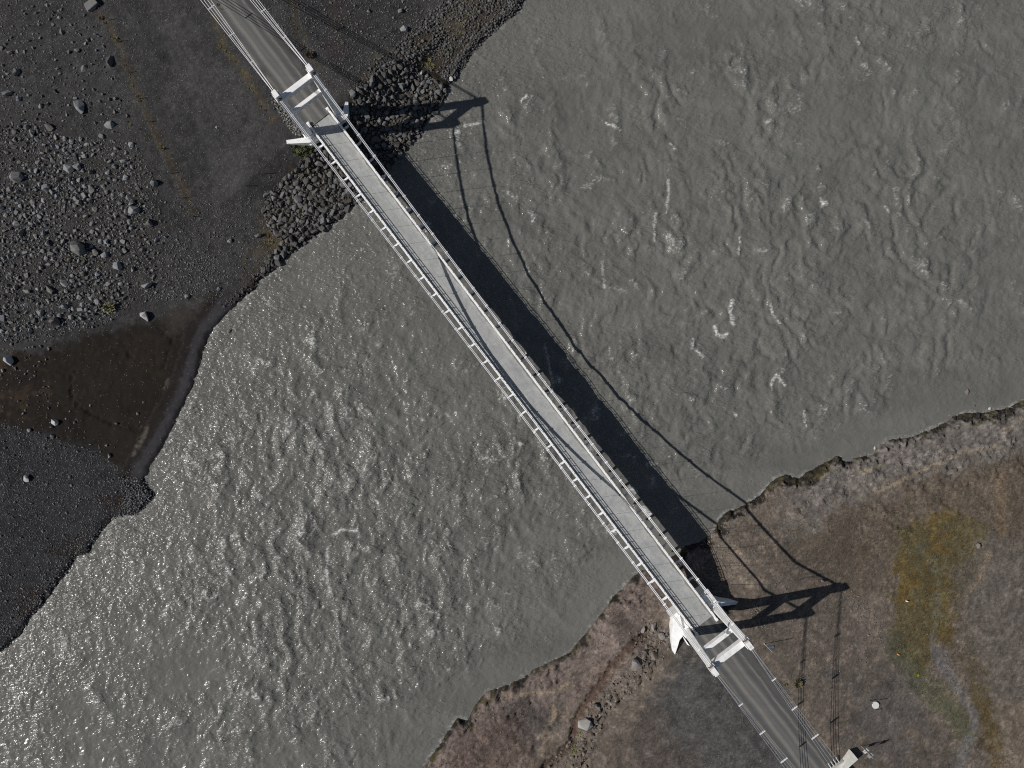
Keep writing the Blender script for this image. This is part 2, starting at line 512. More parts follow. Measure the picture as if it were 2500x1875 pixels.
H -= 0.22 * np.clip(lw, 0, 1) * isL

# ---- paint: the real colours of gravel, sand, mud, moss and rock
C = np.zeros(GX.shape + (3,), np.float32)
PAR = np.zeros(GX.shape + (3,), np.float32)      # pebbles, cracks, wet
PXG, PYG = px_of(GX, GY, np.clip(H, 0, 8))
def put(mask, col, region=None):
    if region is not None: mask = mask * region
    C[:] = C * (1 - mask[..., None]) + np.asarray(col)[None, None] * mask[..., None]
def area(pts, soft=12, wob=10, nz=None):
    nz = nB if nz is None else nz
    d = sdist(PXG, PYG, pts) + wob * nz
    return sstep(-soft, soft, d)
Lm = isL.astype(np.float32); Rm = isR.astype(np.float32)
C[:] = alb(60, 58, 50)
put(Lm, alb(55, 54, 54))
put(sstep(0.2, 1.6, nA) * 0.4, alb(57, 55, 54), Lm)
put(sstep(0.3, 1.8, -nE_) * 0.4, alb(46, 46, 48), Lm)
put(area([(-200, 960), (200, 1000), (300, 1130), (380, 1210), (230, 1330), (0, 1600), (-300, 1800)], 30, 12) * 0.9, alb(40, 41, 44), Lm)
put(area([(-200, 300), (60, 290), (330, 350), (390, 500), (420, 640), (330, 760), (-200, 830)], 40, 20) * 0.6, alb(53, 51, 49), Lm)
# faint wheel tracks sweeping round left of the bridge head
for off in (0, 9, 24, 33, 58):
    put(poly_w([(380 + off, 0), (430 + off, 120), (520 + off, 280), (560 + off, 380), (540 + off, 470), (470 + off, 600)], 2.2, 3, 1.0, nF) * 0.35, alb(68, 66, 65), Lm)
put(poly_w([(228, 20), (270, 60), (300, 130), (322, 200), (350, 262), (385, 345), (440, 440), (470, 520)], 5, 8, 5, nC) * 0.7, alb(72, 62, 46), Lm)
put(poly_w([(345, 262), (400, 390), (455, 500), (475, 560)], 0.8, 1.5, 0.5, nC) * 0.5, alb(85, 82, 78), Lm)
put(poly_w([(520, -10), (528, 60), (545, 115), (600, 180), (640, 250), (662, 290)], 5, 8, 6, nC) * 0.75, alb(80, 71, 52), Lm)
put(poly_w([(700, -30), (735, 60), (755, 135), (790, 190)], 5, 9, 6, nC) * 0.5, alb(68, 61, 46), Lm)
put(poly_w([(840, 0), (830, 60), (820, 110)], 26, 18, 10, nB) * 0.4, alb(68, 58, 53), Lm)
# bank at the top: dark mud and brown moss between the stones
put(area([(1290, -60), (1230, -60), (1120, 10), (1010, 90), (900, 170), (850, 240), (860, 330), (960, 420), (1060, 300), (1130, 180), (1290, 10)], 10, 8) * 0.85, alb(58, 50, 43), Lm)
put(area([(1200, -40), (1110, 40), (1080, 90), (1060, 150), (1030, 180), (1020, 150), (1060, 80), (1130, -20)], 8, 12, nF) * 0.8, alb(74, 66, 54), Lm)
put(sstep(0.3, 1.5, nF) * area([(1290, -60), (1130, -60), (850, 200), (850, 340), (960, 400), (1130, 180), (1290, 10)], 15, 5) * 0.5, alb(76, 70, 52), Lm)
put(area([(760, 350), (850, 400), (900, 460), (745, 610), (600, 740), (560, 740), (640, 640), (640, 500), (700, 420)], 10, 10) * 0.8, alb(56, 49, 42), Lm)
put(area([(600, 640), (660, 610), (720, 560), (800, 420), (770, 390), (700, 480)], 8, 14, nF) * 0.5, alb(74, 66, 48), Lm)
# the wet hollow
wet = area([(640, 690), (560, 720), (500, 745), (425, 770), (340, 775), (270, 800), (180, 838), (60, 850), (-20, 900), (-20, 1030), (110, 1060), (250, 1105), (305, 1180), (350, 1175), (420, 1060), (480, 900), (540, 790)], 14, 9)
put(wet * 0.95, alb(31, 26, 22), Lm)
put(area([(320, 800), (400, 810), (420, 880), (380, 920), (310, 870)], 14, 9) * 0.6, alb(39, 33, 27), Lm)
put(area([(190, 850), (330, 800), (350, 870), (300, 960), (220, 960)], 16, 9) * 0.6, alb(35, 30, 25), Lm)
put(sstep(0.2, 1.3, nF) * area([(-20, 850), (120, 850), (140, 960), (60, 1010), (-20, 1010)], 20, 10) * 0.7, alb(54, 44, 33), Lm)
put(area([(385, 770), (500, 740), (545, 760), (480, 800), (420, 815)], 14, 8) * 0.6, alb(60, 55, 52), Lm)
sec = sstep(700, 740, PYG) * sstep(1190, 1160, PYG) * Lm * (PXG > 250)
dd = dL + 0.22 * nF
put(sec * sstep(5.2, 3.6, dd), alb(33, 29, 28))
put(sec * sstep(2.9, 2.0, dd) * 0.8, alb(55, 54, 57))
put(sec * sstep(0.9, 0.6, dd) * 0.8, alb(38, 37, 39))
put(sec * sstep(3.7, 3.9, dd) * sstep(4.3, 4.1, dd) * 0.5, alb(52, 48, 45))
put(poly_w([(330, 1110), (350, 1060), (365, 1040)], 3, 4, 4, nC) * 0.8, alb(82, 77, 70), Lm)
put(poly_w([(400, 950), (412, 925)], 2, 3, 2, nC) * 0.7, alb(78, 72, 66), Lm)
for pts in ([(240, 1205), (320, 1205), (310, 1245), (255, 1250)], [(120, 1350), (200, 1310), (190, 1350), (140, 1380)], [(40, 1440), (110, 1420), (90, 1500), (50, 1500)]):
    put(area(pts, 10, 10) * 0.85, alb(37, 30, 27), Lm)
put(sstep(0.9, 0.3, dL) * 0.8, alb(30, 29, 30), Lm)
PAR[..., 0] = Lm * (0.32 + 0.25 * nB + 0.3 * sstep(450, 250, PXG) * sstep(1300, 250, PYG)) * (1 - 0.8 * wet)
PAR[..., 2] = Lm * (wet * 0.75 + 0.6 * sstep(1.2, 0.4, dL))
# ---- right bank
put(Rm, alb(98, 90, 82))
put(sstep(0.0, 1.8, nA) * 0.6, alb(88, 81, 74), Rm)
put(sstep(0.2, 1.6, nF) * 0.45, alb(72, 62, 55), Rm)
put(sstep(0.5, 2.0, nC) * 0.35, alb(122, 108, 94), Rm)
put(area([(1930, 1270), (2080, 1230), (2200, 1180), (2330, 1110), (2500, 1060), (2600, 1060), (2600, 1330), (2380, 1340), (2150, 1430), (2000, 1420), (1940, 1350)], 30, 22) * 0.75, alb(88, 79, 69), Rm)
put(area([(1930, 1270), (2200, 1200), (2500, 1090), (2600, 1330), (2150, 1430), (1960, 1420)], 30, 22) * sstep(0.0, 1.2, nF) * 0.75, alb(68, 58, 51), Rm)
put(area([(1930, 1270), (2200, 1200), (2500, 1090), (2600, 1330), (2150, 1430), (1960, 1420)], 30, 22) * sstep(0.4, 1.6, -nC) * 0.6, alb(110, 103, 88), Rm)
moss = area([(2190, 1290), (2310, 1235), (2390, 1300), (2400, 1400), (2340, 1460), (2330, 1540), (2290, 1600), (2250, 1640), (2190, 1600), (2175, 1440)], 14, 12)
put(moss * 0.9, alb(82, 74, 48), Rm)
put(moss * sstep(-0.3, 1.0, nE_ + 0.4 * nC) * 0.7, alb(92, 74, 36), Rm)
put(moss * sstep(0.6, 1.5, nF) * 0.4, alb(88, 86, 68), Rm)
grn = poly_w([(2185, 1560), (2215, 1640), (2270, 1690), (2320, 1730), (2360, 1790)], 20, 16, 7, nF)
put(grn * 0.7, alb(78, 78, 63), Rm); put(grn * sstep(0.2, 1.2, nC) * 0.6, alb(56, 60, 45), Rm)
put(poly_w([(2370, 1600), (2395, 1680), (2405, 1760), (2440, 1830), (2450, 1900)], 24, 16, 9, nF) * 0.85, alb(84, 72, 46), Rm)
put(poly_w([(2245, 1330), (2290, 1400), (2290, 1470), (2275, 1560)], 5, 5, 4, nC) * 0.6, alb(96, 96, 82), Rm)
put(poly_w([(2280, 1560), (2290, 1610), (2325, 1660), (2365, 1720), (2382, 1770), (2355, 1830), (2335, 1900)], 9, 7, 4, nC) * 0.9, alb(101, 99, 97), Rm)
put(area([(2270, 1580), (2300, 1570), (2330, 1640), (2330, 1670), (2300, 1650)], 6, 4) * 0.8, alb(98, 93, 93), Rm)
put(area([(2340, 1360), (2600, 1290), (2600, 1900), (2480, 1900), (2430, 1760), (2360, 1600)], 30, 18) * 0.75, alb(89, 84, 79), Rm)
for a in range(7):
    y = 1500 + a * 26
    put(poly_w([(2370, y), (2430, y + 6), (2560, y + 22)], 2.0, 4, 2, nF) * 0.3, alb(116, 104, 90), Rm)
put(area([(2430, 1720), (2600, 1700), (2600, 1900), (2460, 1900)], 20, 10) * 0.7, alb(108, 97, 84), Rm)
put(poly_w([(2412, 1350), (2400, 1400), (2370, 1440)], 6, 5, 4, nC) * 0.8, alb(126, 112, 96), Rm)
grey = area([(1650, 1570), (1700, 1560), (1800, 1640), (1960, 1875), (1990, 1950), (1560, 1950), (1560, 1790), (1600, 1700)], 26, 16)
put(grey * 0.9, alb(66, 66, 66), Rm)
put(area([(1500, 1790), (1600, 1740), (1680, 1820), (1700, 1950), (1440, 1950)], 30, 18) * 0.7, alb(80, 72, 66), Rm)
put(area([(2050, 1650), (2200, 1620), (2260, 1760), (2200, 1900), (2080, 1800)], 30, 20) * 0.6, alb(84, 81, 79), Rm)
put(area([(1760, 1600), (1840, 1600), (1900, 1700), (1960, 1800), (1900, 1800), (1830, 1700)], 10, 10) * 0.7, alb(60, 58, 57), Rm)
# ledges by the water
ls = sstep(8.0, 5.0, dR + 1.3 * nE_) * Rm * sstep(1880, 1960, PXG)
put(ls * 0.85, alb(106, 101, 96)); put(ls * sstep(0.2, 1.5, nS) * 0.6, alb(82, 76, 74))
ls2 = sstep(9, 5, dR + 1.5 * nB) * Rm * sstep(1760, 1700, PXG)
put(ls2 * 0.8, alb(101, 90, 85)); put(ls2 * sstep(0.3, 1.5, nS) * 0.6, alb(77, 70, 67))
put(area([(1230, 1720), (1330, 1700), (1360, 1760), (1300, 1830), (1230, 1800)], 16, 12) * 0.7, alb(66, 62, 61), Rm)
put(area([(1100, 1810), (1260, 1740), (1300, 1870), (1050, 1950)], 22, 16) * 0.5, alb(80, 66, 60), Rm)
rmul_ = 1
for pts, w, c in (([(2139, 1203), (2205, 1172), (2280, 1136), (2350, 1106), (2432, 1087)], 3.0, (146, 132, 112)), ([(2440, 1052), (2470, 1040), (2497, 1022)], 3, (140, 126, 110)),
                  ([(1930, 1192), (1975, 1176), (2012, 1164)], 3.5, (142, 130, 114)), ([(2092, 1156), (2125, 1145), (2148, 1135)], 3, (140, 130, 106)),
                  ([(1240, 1702), (1280, 1694), (1350, 1690), (1385, 1670)], 5, (136, 122, 104)), ([(1315, 1800), (1330, 1790), (1345, 1800), (1325, 1830)], 8, (130, 117, 102)),
                  ([(1350, 1725), (1355, 1745), (1345, 1765)], 6, (142, 124, 104)), ([(1405, 1680), (1440, 1660), (1530, 1590)], 2, (84, 60, 48)),
                  ([(1775, 1272), (1800, 1262), (1830, 1262)], 12, (116, 108, 100)), ([(2440, 1160), (2445, 1300)], 14, (112, 96, 78))):
    put(poly_w(pts, w, 3, 2.5, nC) * 0.6, alb(*c), Rm)
put(gul * 0.85, alb(74, 59, 50), Rm)
al = sstep(1.2, 0.2, dR + 0.25 * nC + 0.75 * nE_) * Rm
put(al * 0.95, alb(36, 33, 30)); put(al * sstep(0.3, 1.4, nF) * 0.6, alb(74, 68, 38))
PAR[..., 0] += Rm * (0.30 + 0.2 * nB); PAR[..., 1] = Rm * np.clip(rocky + led, 0, 1)
PAR[..., 2] += al * 0.6
put(riv.astype(np.float32), alb(50, 47, 42))
C *= np.exp((0.10 * nC + 0.10 * nD + 0.08 * nF) * (1 - 0.7 * wet * Lm) * (1 + 0.25 * Rm))[..., None]
C = np.clip(C, 0.004, 0.6)

ny, nx = GX.shape
idx = np.arange(ny * nx).reshape(ny, nx)
quads = np.stack([idx[:-1, :-1], idx[:-1, 1:], idx[1:, 1:], idx[1:, :-1]], -1).reshape(-1, 4)
me = np_mesh("ground", np.stack([GX, GY, H], -1).reshape(-1, 3), quads, M_GROUND, True,
             {"Col": C.reshape(-1, 3), "Par": np.clip(PAR, 0, 1).reshape(-1, 3)})
ground = tag(link_mesh("ground", me), "dark gravel and brown rock banks on both sides of the river", kind="structure")

# ------------------------------------------------------------------ river water
WD = 0.2
wx = np.arange(X0, X1 + WD / 2, WD); wy = np.arange(Y0, Y1 + WD / 2, WD)
WX, WY = np.meshgrid(np.concatenate([X0 - ext[::-1], wx, X1 + ext]), np.concatenate([Y0 - ext[::-1], wy, Y1 + ext]))
wny, wnx = len(wy), len(wx)
def wf(lam, seed, **k): return field(wny, wnx, WD, lam, seed=seed, **k)
FL = math.radians(38)
def warp(a, amp, s1, s2):
    u = wf(9, s1, slope=2.2) * amp / WD; v = wf(9, s2, slope=2.2) * amp / WD
    J, I = np.meshgrid(np.arange(wny), np.arange(wnx), indexing='ij')
    i = np.clip(I + u, 0, wnx - 1.01); j = np.clip(J + v, 0, wny - 1.01)
    i0 = i.astype(int); j0 = j.astype(int); fa = i - i0; fb = j - j0
    return a[j0, i0] * (1 - fa) * (1 - fb) + a[j0, i0 + 1] * fa * (1 - fb) + a[j0 + 1, i0] * (1 - fa) * fb + a[j0 + 1, i0 + 1] * fa * fb
big = warp(wf(6.0, 31, bw=0.3, ang=math.radians(18), an=1.7), 1.4, 41, 42)
mid = warp(wf(3.3, 32, bw=0.15, ang=math.radians(17), an=1.5), 1.3, 43, 44)
mid2 = warp(wf(1.9, 37, bw=0.3, ang=math.radians(-12), an=1.3), 0.8, 61, 62)
sml = warp(wf(0.95, 33, bw=0.4, ang=math.radians(-28), an=1.7), 0.5, 45, 46)
strk = warp(wf(0.9, 34, bw=0.5, ang=math.radians(52), an=0.3), 1.0, 47, 48)
amap = wf(26, 35, slope=1.8)
amap2 = wf(9, 36, slope=1.6)
sl_ = slice(NE, -NE)
WXf, WYf = WX[sl_, sl_], WY[sl_, sl_]
wdL = seg_dist(WXf, WYf, SL); wdR = seg_dist(WXf, WYf, SR)
PXW, PYW = px_of(WXf, WYf, 0)
def blob(cx, cy, r): return np.exp(-(((PXW - cx) ** 2 + (PYW - cy) ** 2) / r ** 2))
rough = 0.62 + 0.20 * amap + 0.45 * blob(1750, 450, 350) + 0.35 * blob(2200, 500, 350) + 0.9 * blob(1850, 850, 420) + 0.75 * blob(1050, 1250, 420) + 0.5 * blob(900, 1500, 350) + 0.2 * blob(1450, 300, 300) + 0.4 * blob(700, 1300, 300)
rough += 0.5 * blob(1750, 1020, 220)
rough *= sstep(1.0, 10, wdR) * 0.85 + 0.15
rough = np.clip(rough, 0.12, 1.6)
nearL = sstep(14, 3, wdL)
rough_big = rough * (1 - 0.65 * nearL)
def crest(a): return 0.9 - np.abs(a)
def sharp(a, k):      # rounded backs, narrow crests
    return np.log1p(np.exp(k * a)) / k
rb = sharp(big, 1.2); rm = sharp(mid, 1.4); rs_ = sharp(sml, 1.3)
UR = np.clip(blob(1850, 750, 560) + blob(2150, 500, 350) + blob(1550, 350, 250), 0, 1)
env = sstep(-0.9, 1.2, warp(wf(13, 38, bw=0.5, ang=math.radians(40), an=0.5), 1.0, 63, 64))
train = sstep(-0.3, 1.2, rough_big) * (0.75 + 0.75 * UR * env)
chop = 1 - 0.55 * UR
hw = 0.13 * rough_big * rb * chop + 0.145 * rough_big * train * (0.75 * rm + 0.4 * crest(mid)) * (0.6 + 0.4 * sstep(-1.5, 1, big)) + 0.045 * rough_big * sharp(mid2, 1.3) * chop + 0.024 * chop * (0.3 + 0.75 * rough) * (rs_ + 0.3 * crest(sml)) + 0.009 * strk * (0.5 + 1.1 * nearL)
fine = warp(wf(0.7, 57, bw=0.5, ang=math.radians(20), an=0.45), 1.2, 58, 59)
crs = (1.25 - 0.55 * UR) * sstep(1.0, 1.9, mid + 0.25 * big + 0.2 * sml) * sstep(0.0, 1.1, big * 0.6 + amap2 * 0.8 - 0.1) * np.clip(rough - 0.15, 0, 1)
fil = sstep(0.76, 0.90, crest(warp(wf(3.4, 51, bw=0.4, ang=math.radians(15), an=0.5), 2.6, 52, 53))) * sstep(0.3, 1.5, warp(wf(5, 54, slope=1.6), 1, 55, 56))
foam = np.clip(0.55 * crs + (0.35 - 0.2 * UR) * fil * np.clip(rough, 0, 1), 0, 1) * sstep(-0.6, 0.8, fine)
# whitecaps seen one by one
def cap(pts, w, a=1.0):
    global foam, hw
    P = [px2w(x, y, 0) for x, y in pts]
    d = seg_dist(WXf, WYf, P) + 0.12 * sml
    m = sstep(w, w * 0.25, d)
    foam = np.maximum(foam, m * min(1.3 * a, 1.0) * np.clip(0.9 + 0.3 * sml, 0, 1.3))
    hw = hw + 0.10 * sstep(w * 2.5, 0, d) * a
for pts, w, a in (([(1745, 797), (1750, 815), (1762, 822), (1775, 815)], 0.5, 1.0), ([(1785, 735), (1780, 765), (1790, 790)], 0.5, 1.0), ([(1690, 828), (1690, 850), (1715, 870)], 0.25, 0.7),
                  ([(1878, 735), (1885, 770), (1905, 790)], 0.22, 0.6), ([(1882, 950), (1885, 930), (1895, 915), (1915, 940)], 0.28, 0.7), ([(2000, 485), (2008, 500), (2018, 495)], 0.45, 0.95),
                  ([(1870, 300), (1880, 295)], 0.3, 0.6), ([(1637, 352), (1648, 366)], 0.3, 0.8), ([(1630, 440), (1632, 470), (1626, 520)], 0.3, 0.55), ([(1600, 520), (1596, 560), (1600, 590)], 0.3, 0.5),
                  ([(1805, 580), (1802, 620)], 0.3, 0.6), ([(1787, 1006), (1796, 1012)], 0.4, 0.8), ([(1110, 325), (1120, 322)], 0.45, 0.95), ([(1135, 308), (1180, 300)], 0.35, 0.6),
                  ([(1475, 300), (1490, 305), (1515, 318)], 0.25, 0.8), ([(1275, 243), (1285, 235)], 0.3, 0.7), ([(1570, 1240), (1585, 1255)], 0.7, 0.8), ([(1488, 1295), (1500, 1300)], 0.5, 0.7),
                  ([(1540, 1190), (1550, 1200)], 0.5, 0.9), ([(920, 1220), (925, 1232)], 0.35, 0.7), ([(868, 1225), (872, 1240)], 0.3, 0.7), ([(815, 1305), (835, 1292), (870, 1295)], 0.35, 0.7),
                  ([(800, 1340), (800, 1400), (805, 1440)], 0.45, 0.55), ([(1330, 840), (1355, 960)], 0.25, 0.4), ([(2090, 95), (2096, 110)], 0.25, 0.6), ([(1470, 640), (1475, 700)], 0.35, 0.35),
                  ([(1960, 1000), (1965, 1040)], 0.25, 0.6), ([(2160, 505), (2170, 520)], 0.25, 0.5), ([(2250, 640), (2262, 655)], 0.22, 0.4), ([(1090, 1010), (1105, 1030)], 0.3, 0.4)):
    cap(pts, w, a)
mic = (1 - 0.35 * UR) * np.clip(0.22 + 0.45 * rough + 0.35 * nearL + 0.15 * amap2, 0.08, 1.2)
wet_e = sstep(0.0, 1.6, np.minimum(wdL, wdR))
foam = np.maximum(foam, 0.30 * sstep(0.7, 0.1, np.minimum(wdL, wdR)) * sstep(-0.2, 1.2, fine + 0.5 * amap2) )
hw = hw * (0.25 + 0.75 * wet_e)
def blur(a, r):
    for ax in (0, 1):
        for _ in range(2):
            c = np.cumsum(np.pad(a, [(r + 1, r) if k == ax else (0, 0) for k in (0, 1)], mode='edge'), axis=ax)
            n_ = a.shape[ax]
            a = (np.take(c, range(2 * r + 1, 2 * r + 1 + n_), ax) - np.take(c, range(0, n_), ax)) / (2 * r + 1)
    return a
for _ in range(2):       # water cannot stand as steep as the warped field asks
    g0, g1 = np.gradient(hw, WD)
    w_ = np.clip(blur(sstep(0.42, 0.70, np.hypot(g0, g1)), 2) * 1.5, 0, 1)
    hw = hw * (1 - w_) + blur(hw, 2) * w_
HW = fpad(hw); FO = fpad(foam); MI = fpad(mic)
hedge = np.ones_like(WX); 
wl_ = 0.03 + HW
inr = inside(WX, WY, RIV) | (seg_dist(WX, WY, SL) < 2.0) | (seg_dist(WX, WY, SR) < 2.0)
wny2, wnx2 = WX.shape
idx = np.arange(wny2 * wnx2).reshape(wny2, wnx2)
q = np.stack([idx[:-1, :-1], idx[:-1, 1:], idx[1:, 1:], idx[1:, :-1]], -1)
keep = inr[:-1, :-1] | inr[1:, 1:]
q = q[keep]
used = np.unique(q)
remap = np.full(wny2 * wnx2, -1, np.int64); remap[used] = np.arange(len(used))
wv = np.stack([WX, WY, wl_], -1).reshape(-1, 3)[used]
at = np.stack([FO, MI, MI * 0], -1).reshape(-1, 3)[used]
me = np_mesh("river_water", wv, remap[q], M_WATER, True, {"Foam": at})
water = tag(link_mesh("river_water", me), "silty grey river with choppy waves and foam streaks", kind="structure")

# ------------------------------------------------------------------ roads
def mat_road():
    m, nt, N, L, p = nodes_of("gravel_road")
    co = objco(nt)
    col = attr(nt, "Col")
    mp = N.new("ShaderNodeMapping"); mp.inputs["Rotation"].default_value = (0, 0, -ANG); mp.inputs["Scale"].default_value = (0.05, 1.3, 1.0)
    mp.vector_type = 'POINT'
    L.new(co, mp.inputs["Vector"])
    n1 = noise(nt, mp.outputs[0], 1.0, 5, 0.7); n2 = noise(nt, co, 7.0, 4, 0.7)
    f = mathn(nt, 'ADD', mathn(nt, 'ADD', mathn(nt, 'MULTIPLY', n1, 0.35), mathn(nt, 'MULTIPLY', n2, 0.5)), 0.57)
    sc = N.new("ShaderNodeVectorMath"); sc.operation = 'SCALE'
    L.new(col.outputs["Color"], sc.inputs[0]); L.new(f, sc.inputs["Scale"])
    L.new(sc.outputs[0], p.inputs["Base Color"])
    p.inputs["Roughness"].default_value = 0.92
    L.new(bumpn(nt, n2, 0.6, 0.04), p.inputs["Normal"])
    return m
M_ROAD = mat_road()
def road(s0, s1, z, seed, wl0, wr0):
    rs = np.random.RandomState(seed)
    ss = np.arange(s0, s1, 0.5); m = 33
    wobl = np.interp(ss, ss[::3], rs.standard_normal(len(ss[::3])) * 0.13) ; wobr = np.interp(ss, ss[::3], rs.standard_normal(len(ss[::3])) * 0.13)
    t = np.linspace(0, 1, m)
    Vv = (-wl0 + wobl)[:, None] * (1 - t) + (wr0 + wobr)[:, None] * t
    Sv = np.repeat(ss[:, None], m, 1)
    x = P0[0] + U[0] * Sv + NV[0] * Vv; y = P0[1] + U[1] * Sv + NV[1] * Vv
    edge = np.minimum(t, 1 - t) * m
    zz = z - 0.05 * (Vv / 3) ** 2 + 0.015 * np.exp(-((Vv + 2.75) / 0.15) ** 2) * 2 - 0.03 * (edge[None] < 0.5)
    ease = np.clip((np.abs(Sv - (s0 if abs(s0) < 150 and s0 > 0 else s1))) / 6, 0, 1)
    c = np.ones(x.shape + (3,)) * alb(80, 80, 80)
    def st(v, w, col, a):
        nonlocal c
        wb = 0.06 * np.sin(Sv * 0.31 + v * 3) + 0.05 * np.sin(Sv * 0.87 + v)
        k = np.exp(-((Vv - v - wb) / w) ** 2) * a
        c = c * (1 - k[..., None]) + alb(*col) * k[..., None]
    st(-1.35, 0.34, (112, 109, 104), 0.95); st(-0.55, 0.28, (94, 93, 90), 0.8); st(0.35, 0.3, (110, 107, 102), 0.9); st(1.75, 0.12, (122, 118, 110), 0.85)
    st(-2.15, 0.3, (68, 68, 68), 0.6); st(1.1, 0.28, (68, 68, 68), 0.7)
    st(-2.75, 0.14, (120, 114, 100), 0.9); st(2.2, 0.3, (64, 63, 62), 0.7)
    gc = alb(52, 50, 49) if s1 < 50 else alb(74, 72, 70)
    ef = sstep(0.22, 0.0, np.minimum(t, 1 - t) + 0.05 * np.sin(Sv * 1.3) * np.sin(Sv * 0.41 + Vv))
    c = c * (1 - ef[..., None]) + gc * ef[..., None]
    n0, n1 = x.shape
    idx = np.arange(n0 * n1).reshape(n0, n1)
    qd = np.stack([idx[:-1, :-1], idx[1:, :-1], idx[1:, 1:], idx[:-1, 1:]], -1).reshape(-1, 4)
    return np_mesh("road", np.stack([x, y, zz], -1).reshape(-1, 3), qd, M_ROAD, True, {"Col": c.reshape(-1, 3)})
o = link_mesh("gravel_road", road(-400, -0.9, ZA - 0.02, 3, 3.7, 3.4)); tag(o, "grey gravel road reaching the bridge on the boulder strewn bank", kind="structure")
o = link_mesh("gravel_road", road(LSP + 0.86, LSP + 400, ZB - 0.03, 4, 3.6, 3.3)); tag(o, "grey gravel road leaving the bridge on the brown bank", kind="structure")

# ------------------------------------------------------------------ the suspension bridge (local frame: x along the deck, y across, z up)
def mat_deck():
    m, nt, N, L, p = nodes_of("bridge_deck_concrete")
    co = objco(nt)
    n1 = noise(nt, co, 0.5, 6, 0.7, 0.6); n2 = noise(nt, co, 2.3, 6, 0.75); n3 = noise(nt, co, 14, 3, 0.7)
    c = mixc(nt, ramp(nt, n1, [(0.32, 0.0), (0.68, 1.0)]), (0.28, 0.29, 0.29), (0.43, 0.435, 0.425))
    c = mixc(nt, mathn(nt, 'MULTIPLY', ramp(nt, n2, [(0.48, 0.0), (0.66, 1.0)]), 0.5), c, (0.22, 0.22, 0.21))
    mpd = N.new('ShaderNodeMapping'); mpd.inputs['Scale'].default_value = (0.06, 1.5, 1.0); L.new(co, mpd.inputs['Vector'])
    c = mixc(nt, mathn(nt, 'MULTIPLY', ramp(nt, noise(nt, mpd.outputs[0], 1.0, 4, 0.7), [(0.45, 0.0), (0.65, 1.0)]), 0.4), c, (0.24, 0.235, 0.22))
    c = mixc(nt, mathn(nt, 'MULTIPLY', ramp(nt, n3, [(0.35, 1.0), (0.5, 0.0)]), 0.18), c, (0.22, 0.21, 0.2))
    sx = N.new("ShaderNodeSeparateXYZ"); L.new(co, sx.inputs[0])
    # sand lying along the kerbs
    wob = mathn(nt, 'MULTIPLY', mathn(nt, 'SUBTRACT', noise(nt, co, 0.35, 4, 0.6), 0.5), 1.1)
    e = mathn(nt, 'ADD', sx.outputs[1], wob)
    sand = ramp(nt, mathn(nt, 'SUBTRACT', e, 1.0), [(0.58, 0.0), (0.66, 1.0)])
    c = mixc(nt, mathn(nt, 'MULTIPLY', sand, 0.75), c, (0.13, 0.122, 0.105))
    mot = ramp(nt, noise(nt, co, 0.22, 3), [(0.5, 0.0), (0.58, 1.0)])
    c = mixc(nt, mathn(nt, 'MULTIPLY', mathn(nt, 'MULTIPLY', mathn(nt, 'GREATER_THAN', mathn(nt, 'ADD', sx.outputs[1], mathn(nt, 'MULTIPLY', wob, 0.4)), 1.66), mot), 0.6), c, (0.10, 0.085, 0.07))
    L.new(c, p.inputs["Base Color"]); p.inputs["Roughness"].default_value = 0.85
    L.new(bumpn(nt, n3, 0.4, 0.02), p.inputs["Normal"])
    return m
M_DECK = mat_deck()
BR = empty("suspension_bridge", (P0[0], P0[1], 0), ANG)
tag(BR, "long white suspension bridge with narrow concrete deck crossing the grey river", "bridge")
def deck_z(s): 
    t = (s - LSP / 2) / (LSP / 2)
    return ZA + (ZB - ZA) * min(max(s / LSP, -0.01), 1.01) + 0.6 * (1 - min(t * t, 1.0))
def cable_z(s):
    t = (s - LSP / 2) / (LSP / 2 + 0.5)
    return ZA + 15.05 + (ZB - ZA) * s / LSP - 12.7 * (1 - t * t)
# deck slab, swept
def sweep(name, prof, s0, s1, mat, parent, ds=1.5, z_of=deck_z):
    n = max(2, int((s1 - s0) / ds) + 1)
    ss = np.linspace(s0, s1, n); m = len(prof)
    vs = [(s, y, z_of(s) + z) for s in ss for (y, z) in prof]
    fs = []
    for i in range(n - 1):
        for k in range(m):
            k2 = (k + 1) % m
            fs.append((i * m + k, (i + 1) * m + k, (i + 1) * m + k2, i * m + k2))
    fs.append(tuple(range(m))); fs.append(tuple((n - 1) * m + k for k in range(m - 1, -1, -1)))
    mb = MB(); mb.add(vs, fs)
    return mb.build(name, mat, parent)
def rectp(y0, y1, z0, z1): return [(y0, z0), (y0, z1), (y1, z1), (y1, z0)]
sweep("deck_slab", rectp(-1.84, 1.84, -0.25, 0.0), -0.86, LSP + 0.83, M_DECK, BR)
for sg in (-1, 1):
    a, b = sorted((sg * 1.845, sg * 2.19))
    k = sweep("kerb_beam", [(a, -0.3), (a, 0.35), (a + 0.03, 0.38), (b - 0.03, 0.38), (b, 0.35), (b, -0.3)], -1.45, LSP + 1.45, M_WHITE, BR)
    for s in (-1.6, LSP + 1.6):
        e = MB()
        e.chbox((s, sg * 2.0, deck_z(s) + 0.15), (0.45, 0.5, 0.66), 0.04)
        e.build("end_block", M_WHITE, k)
    gsg = sweep("stiffening_girder", rectp(*sorted((sg * 1.60, sg * 1.80)), -0.62, -0.27), 0.3, LSP - 0.3, M_STEEL, BR)
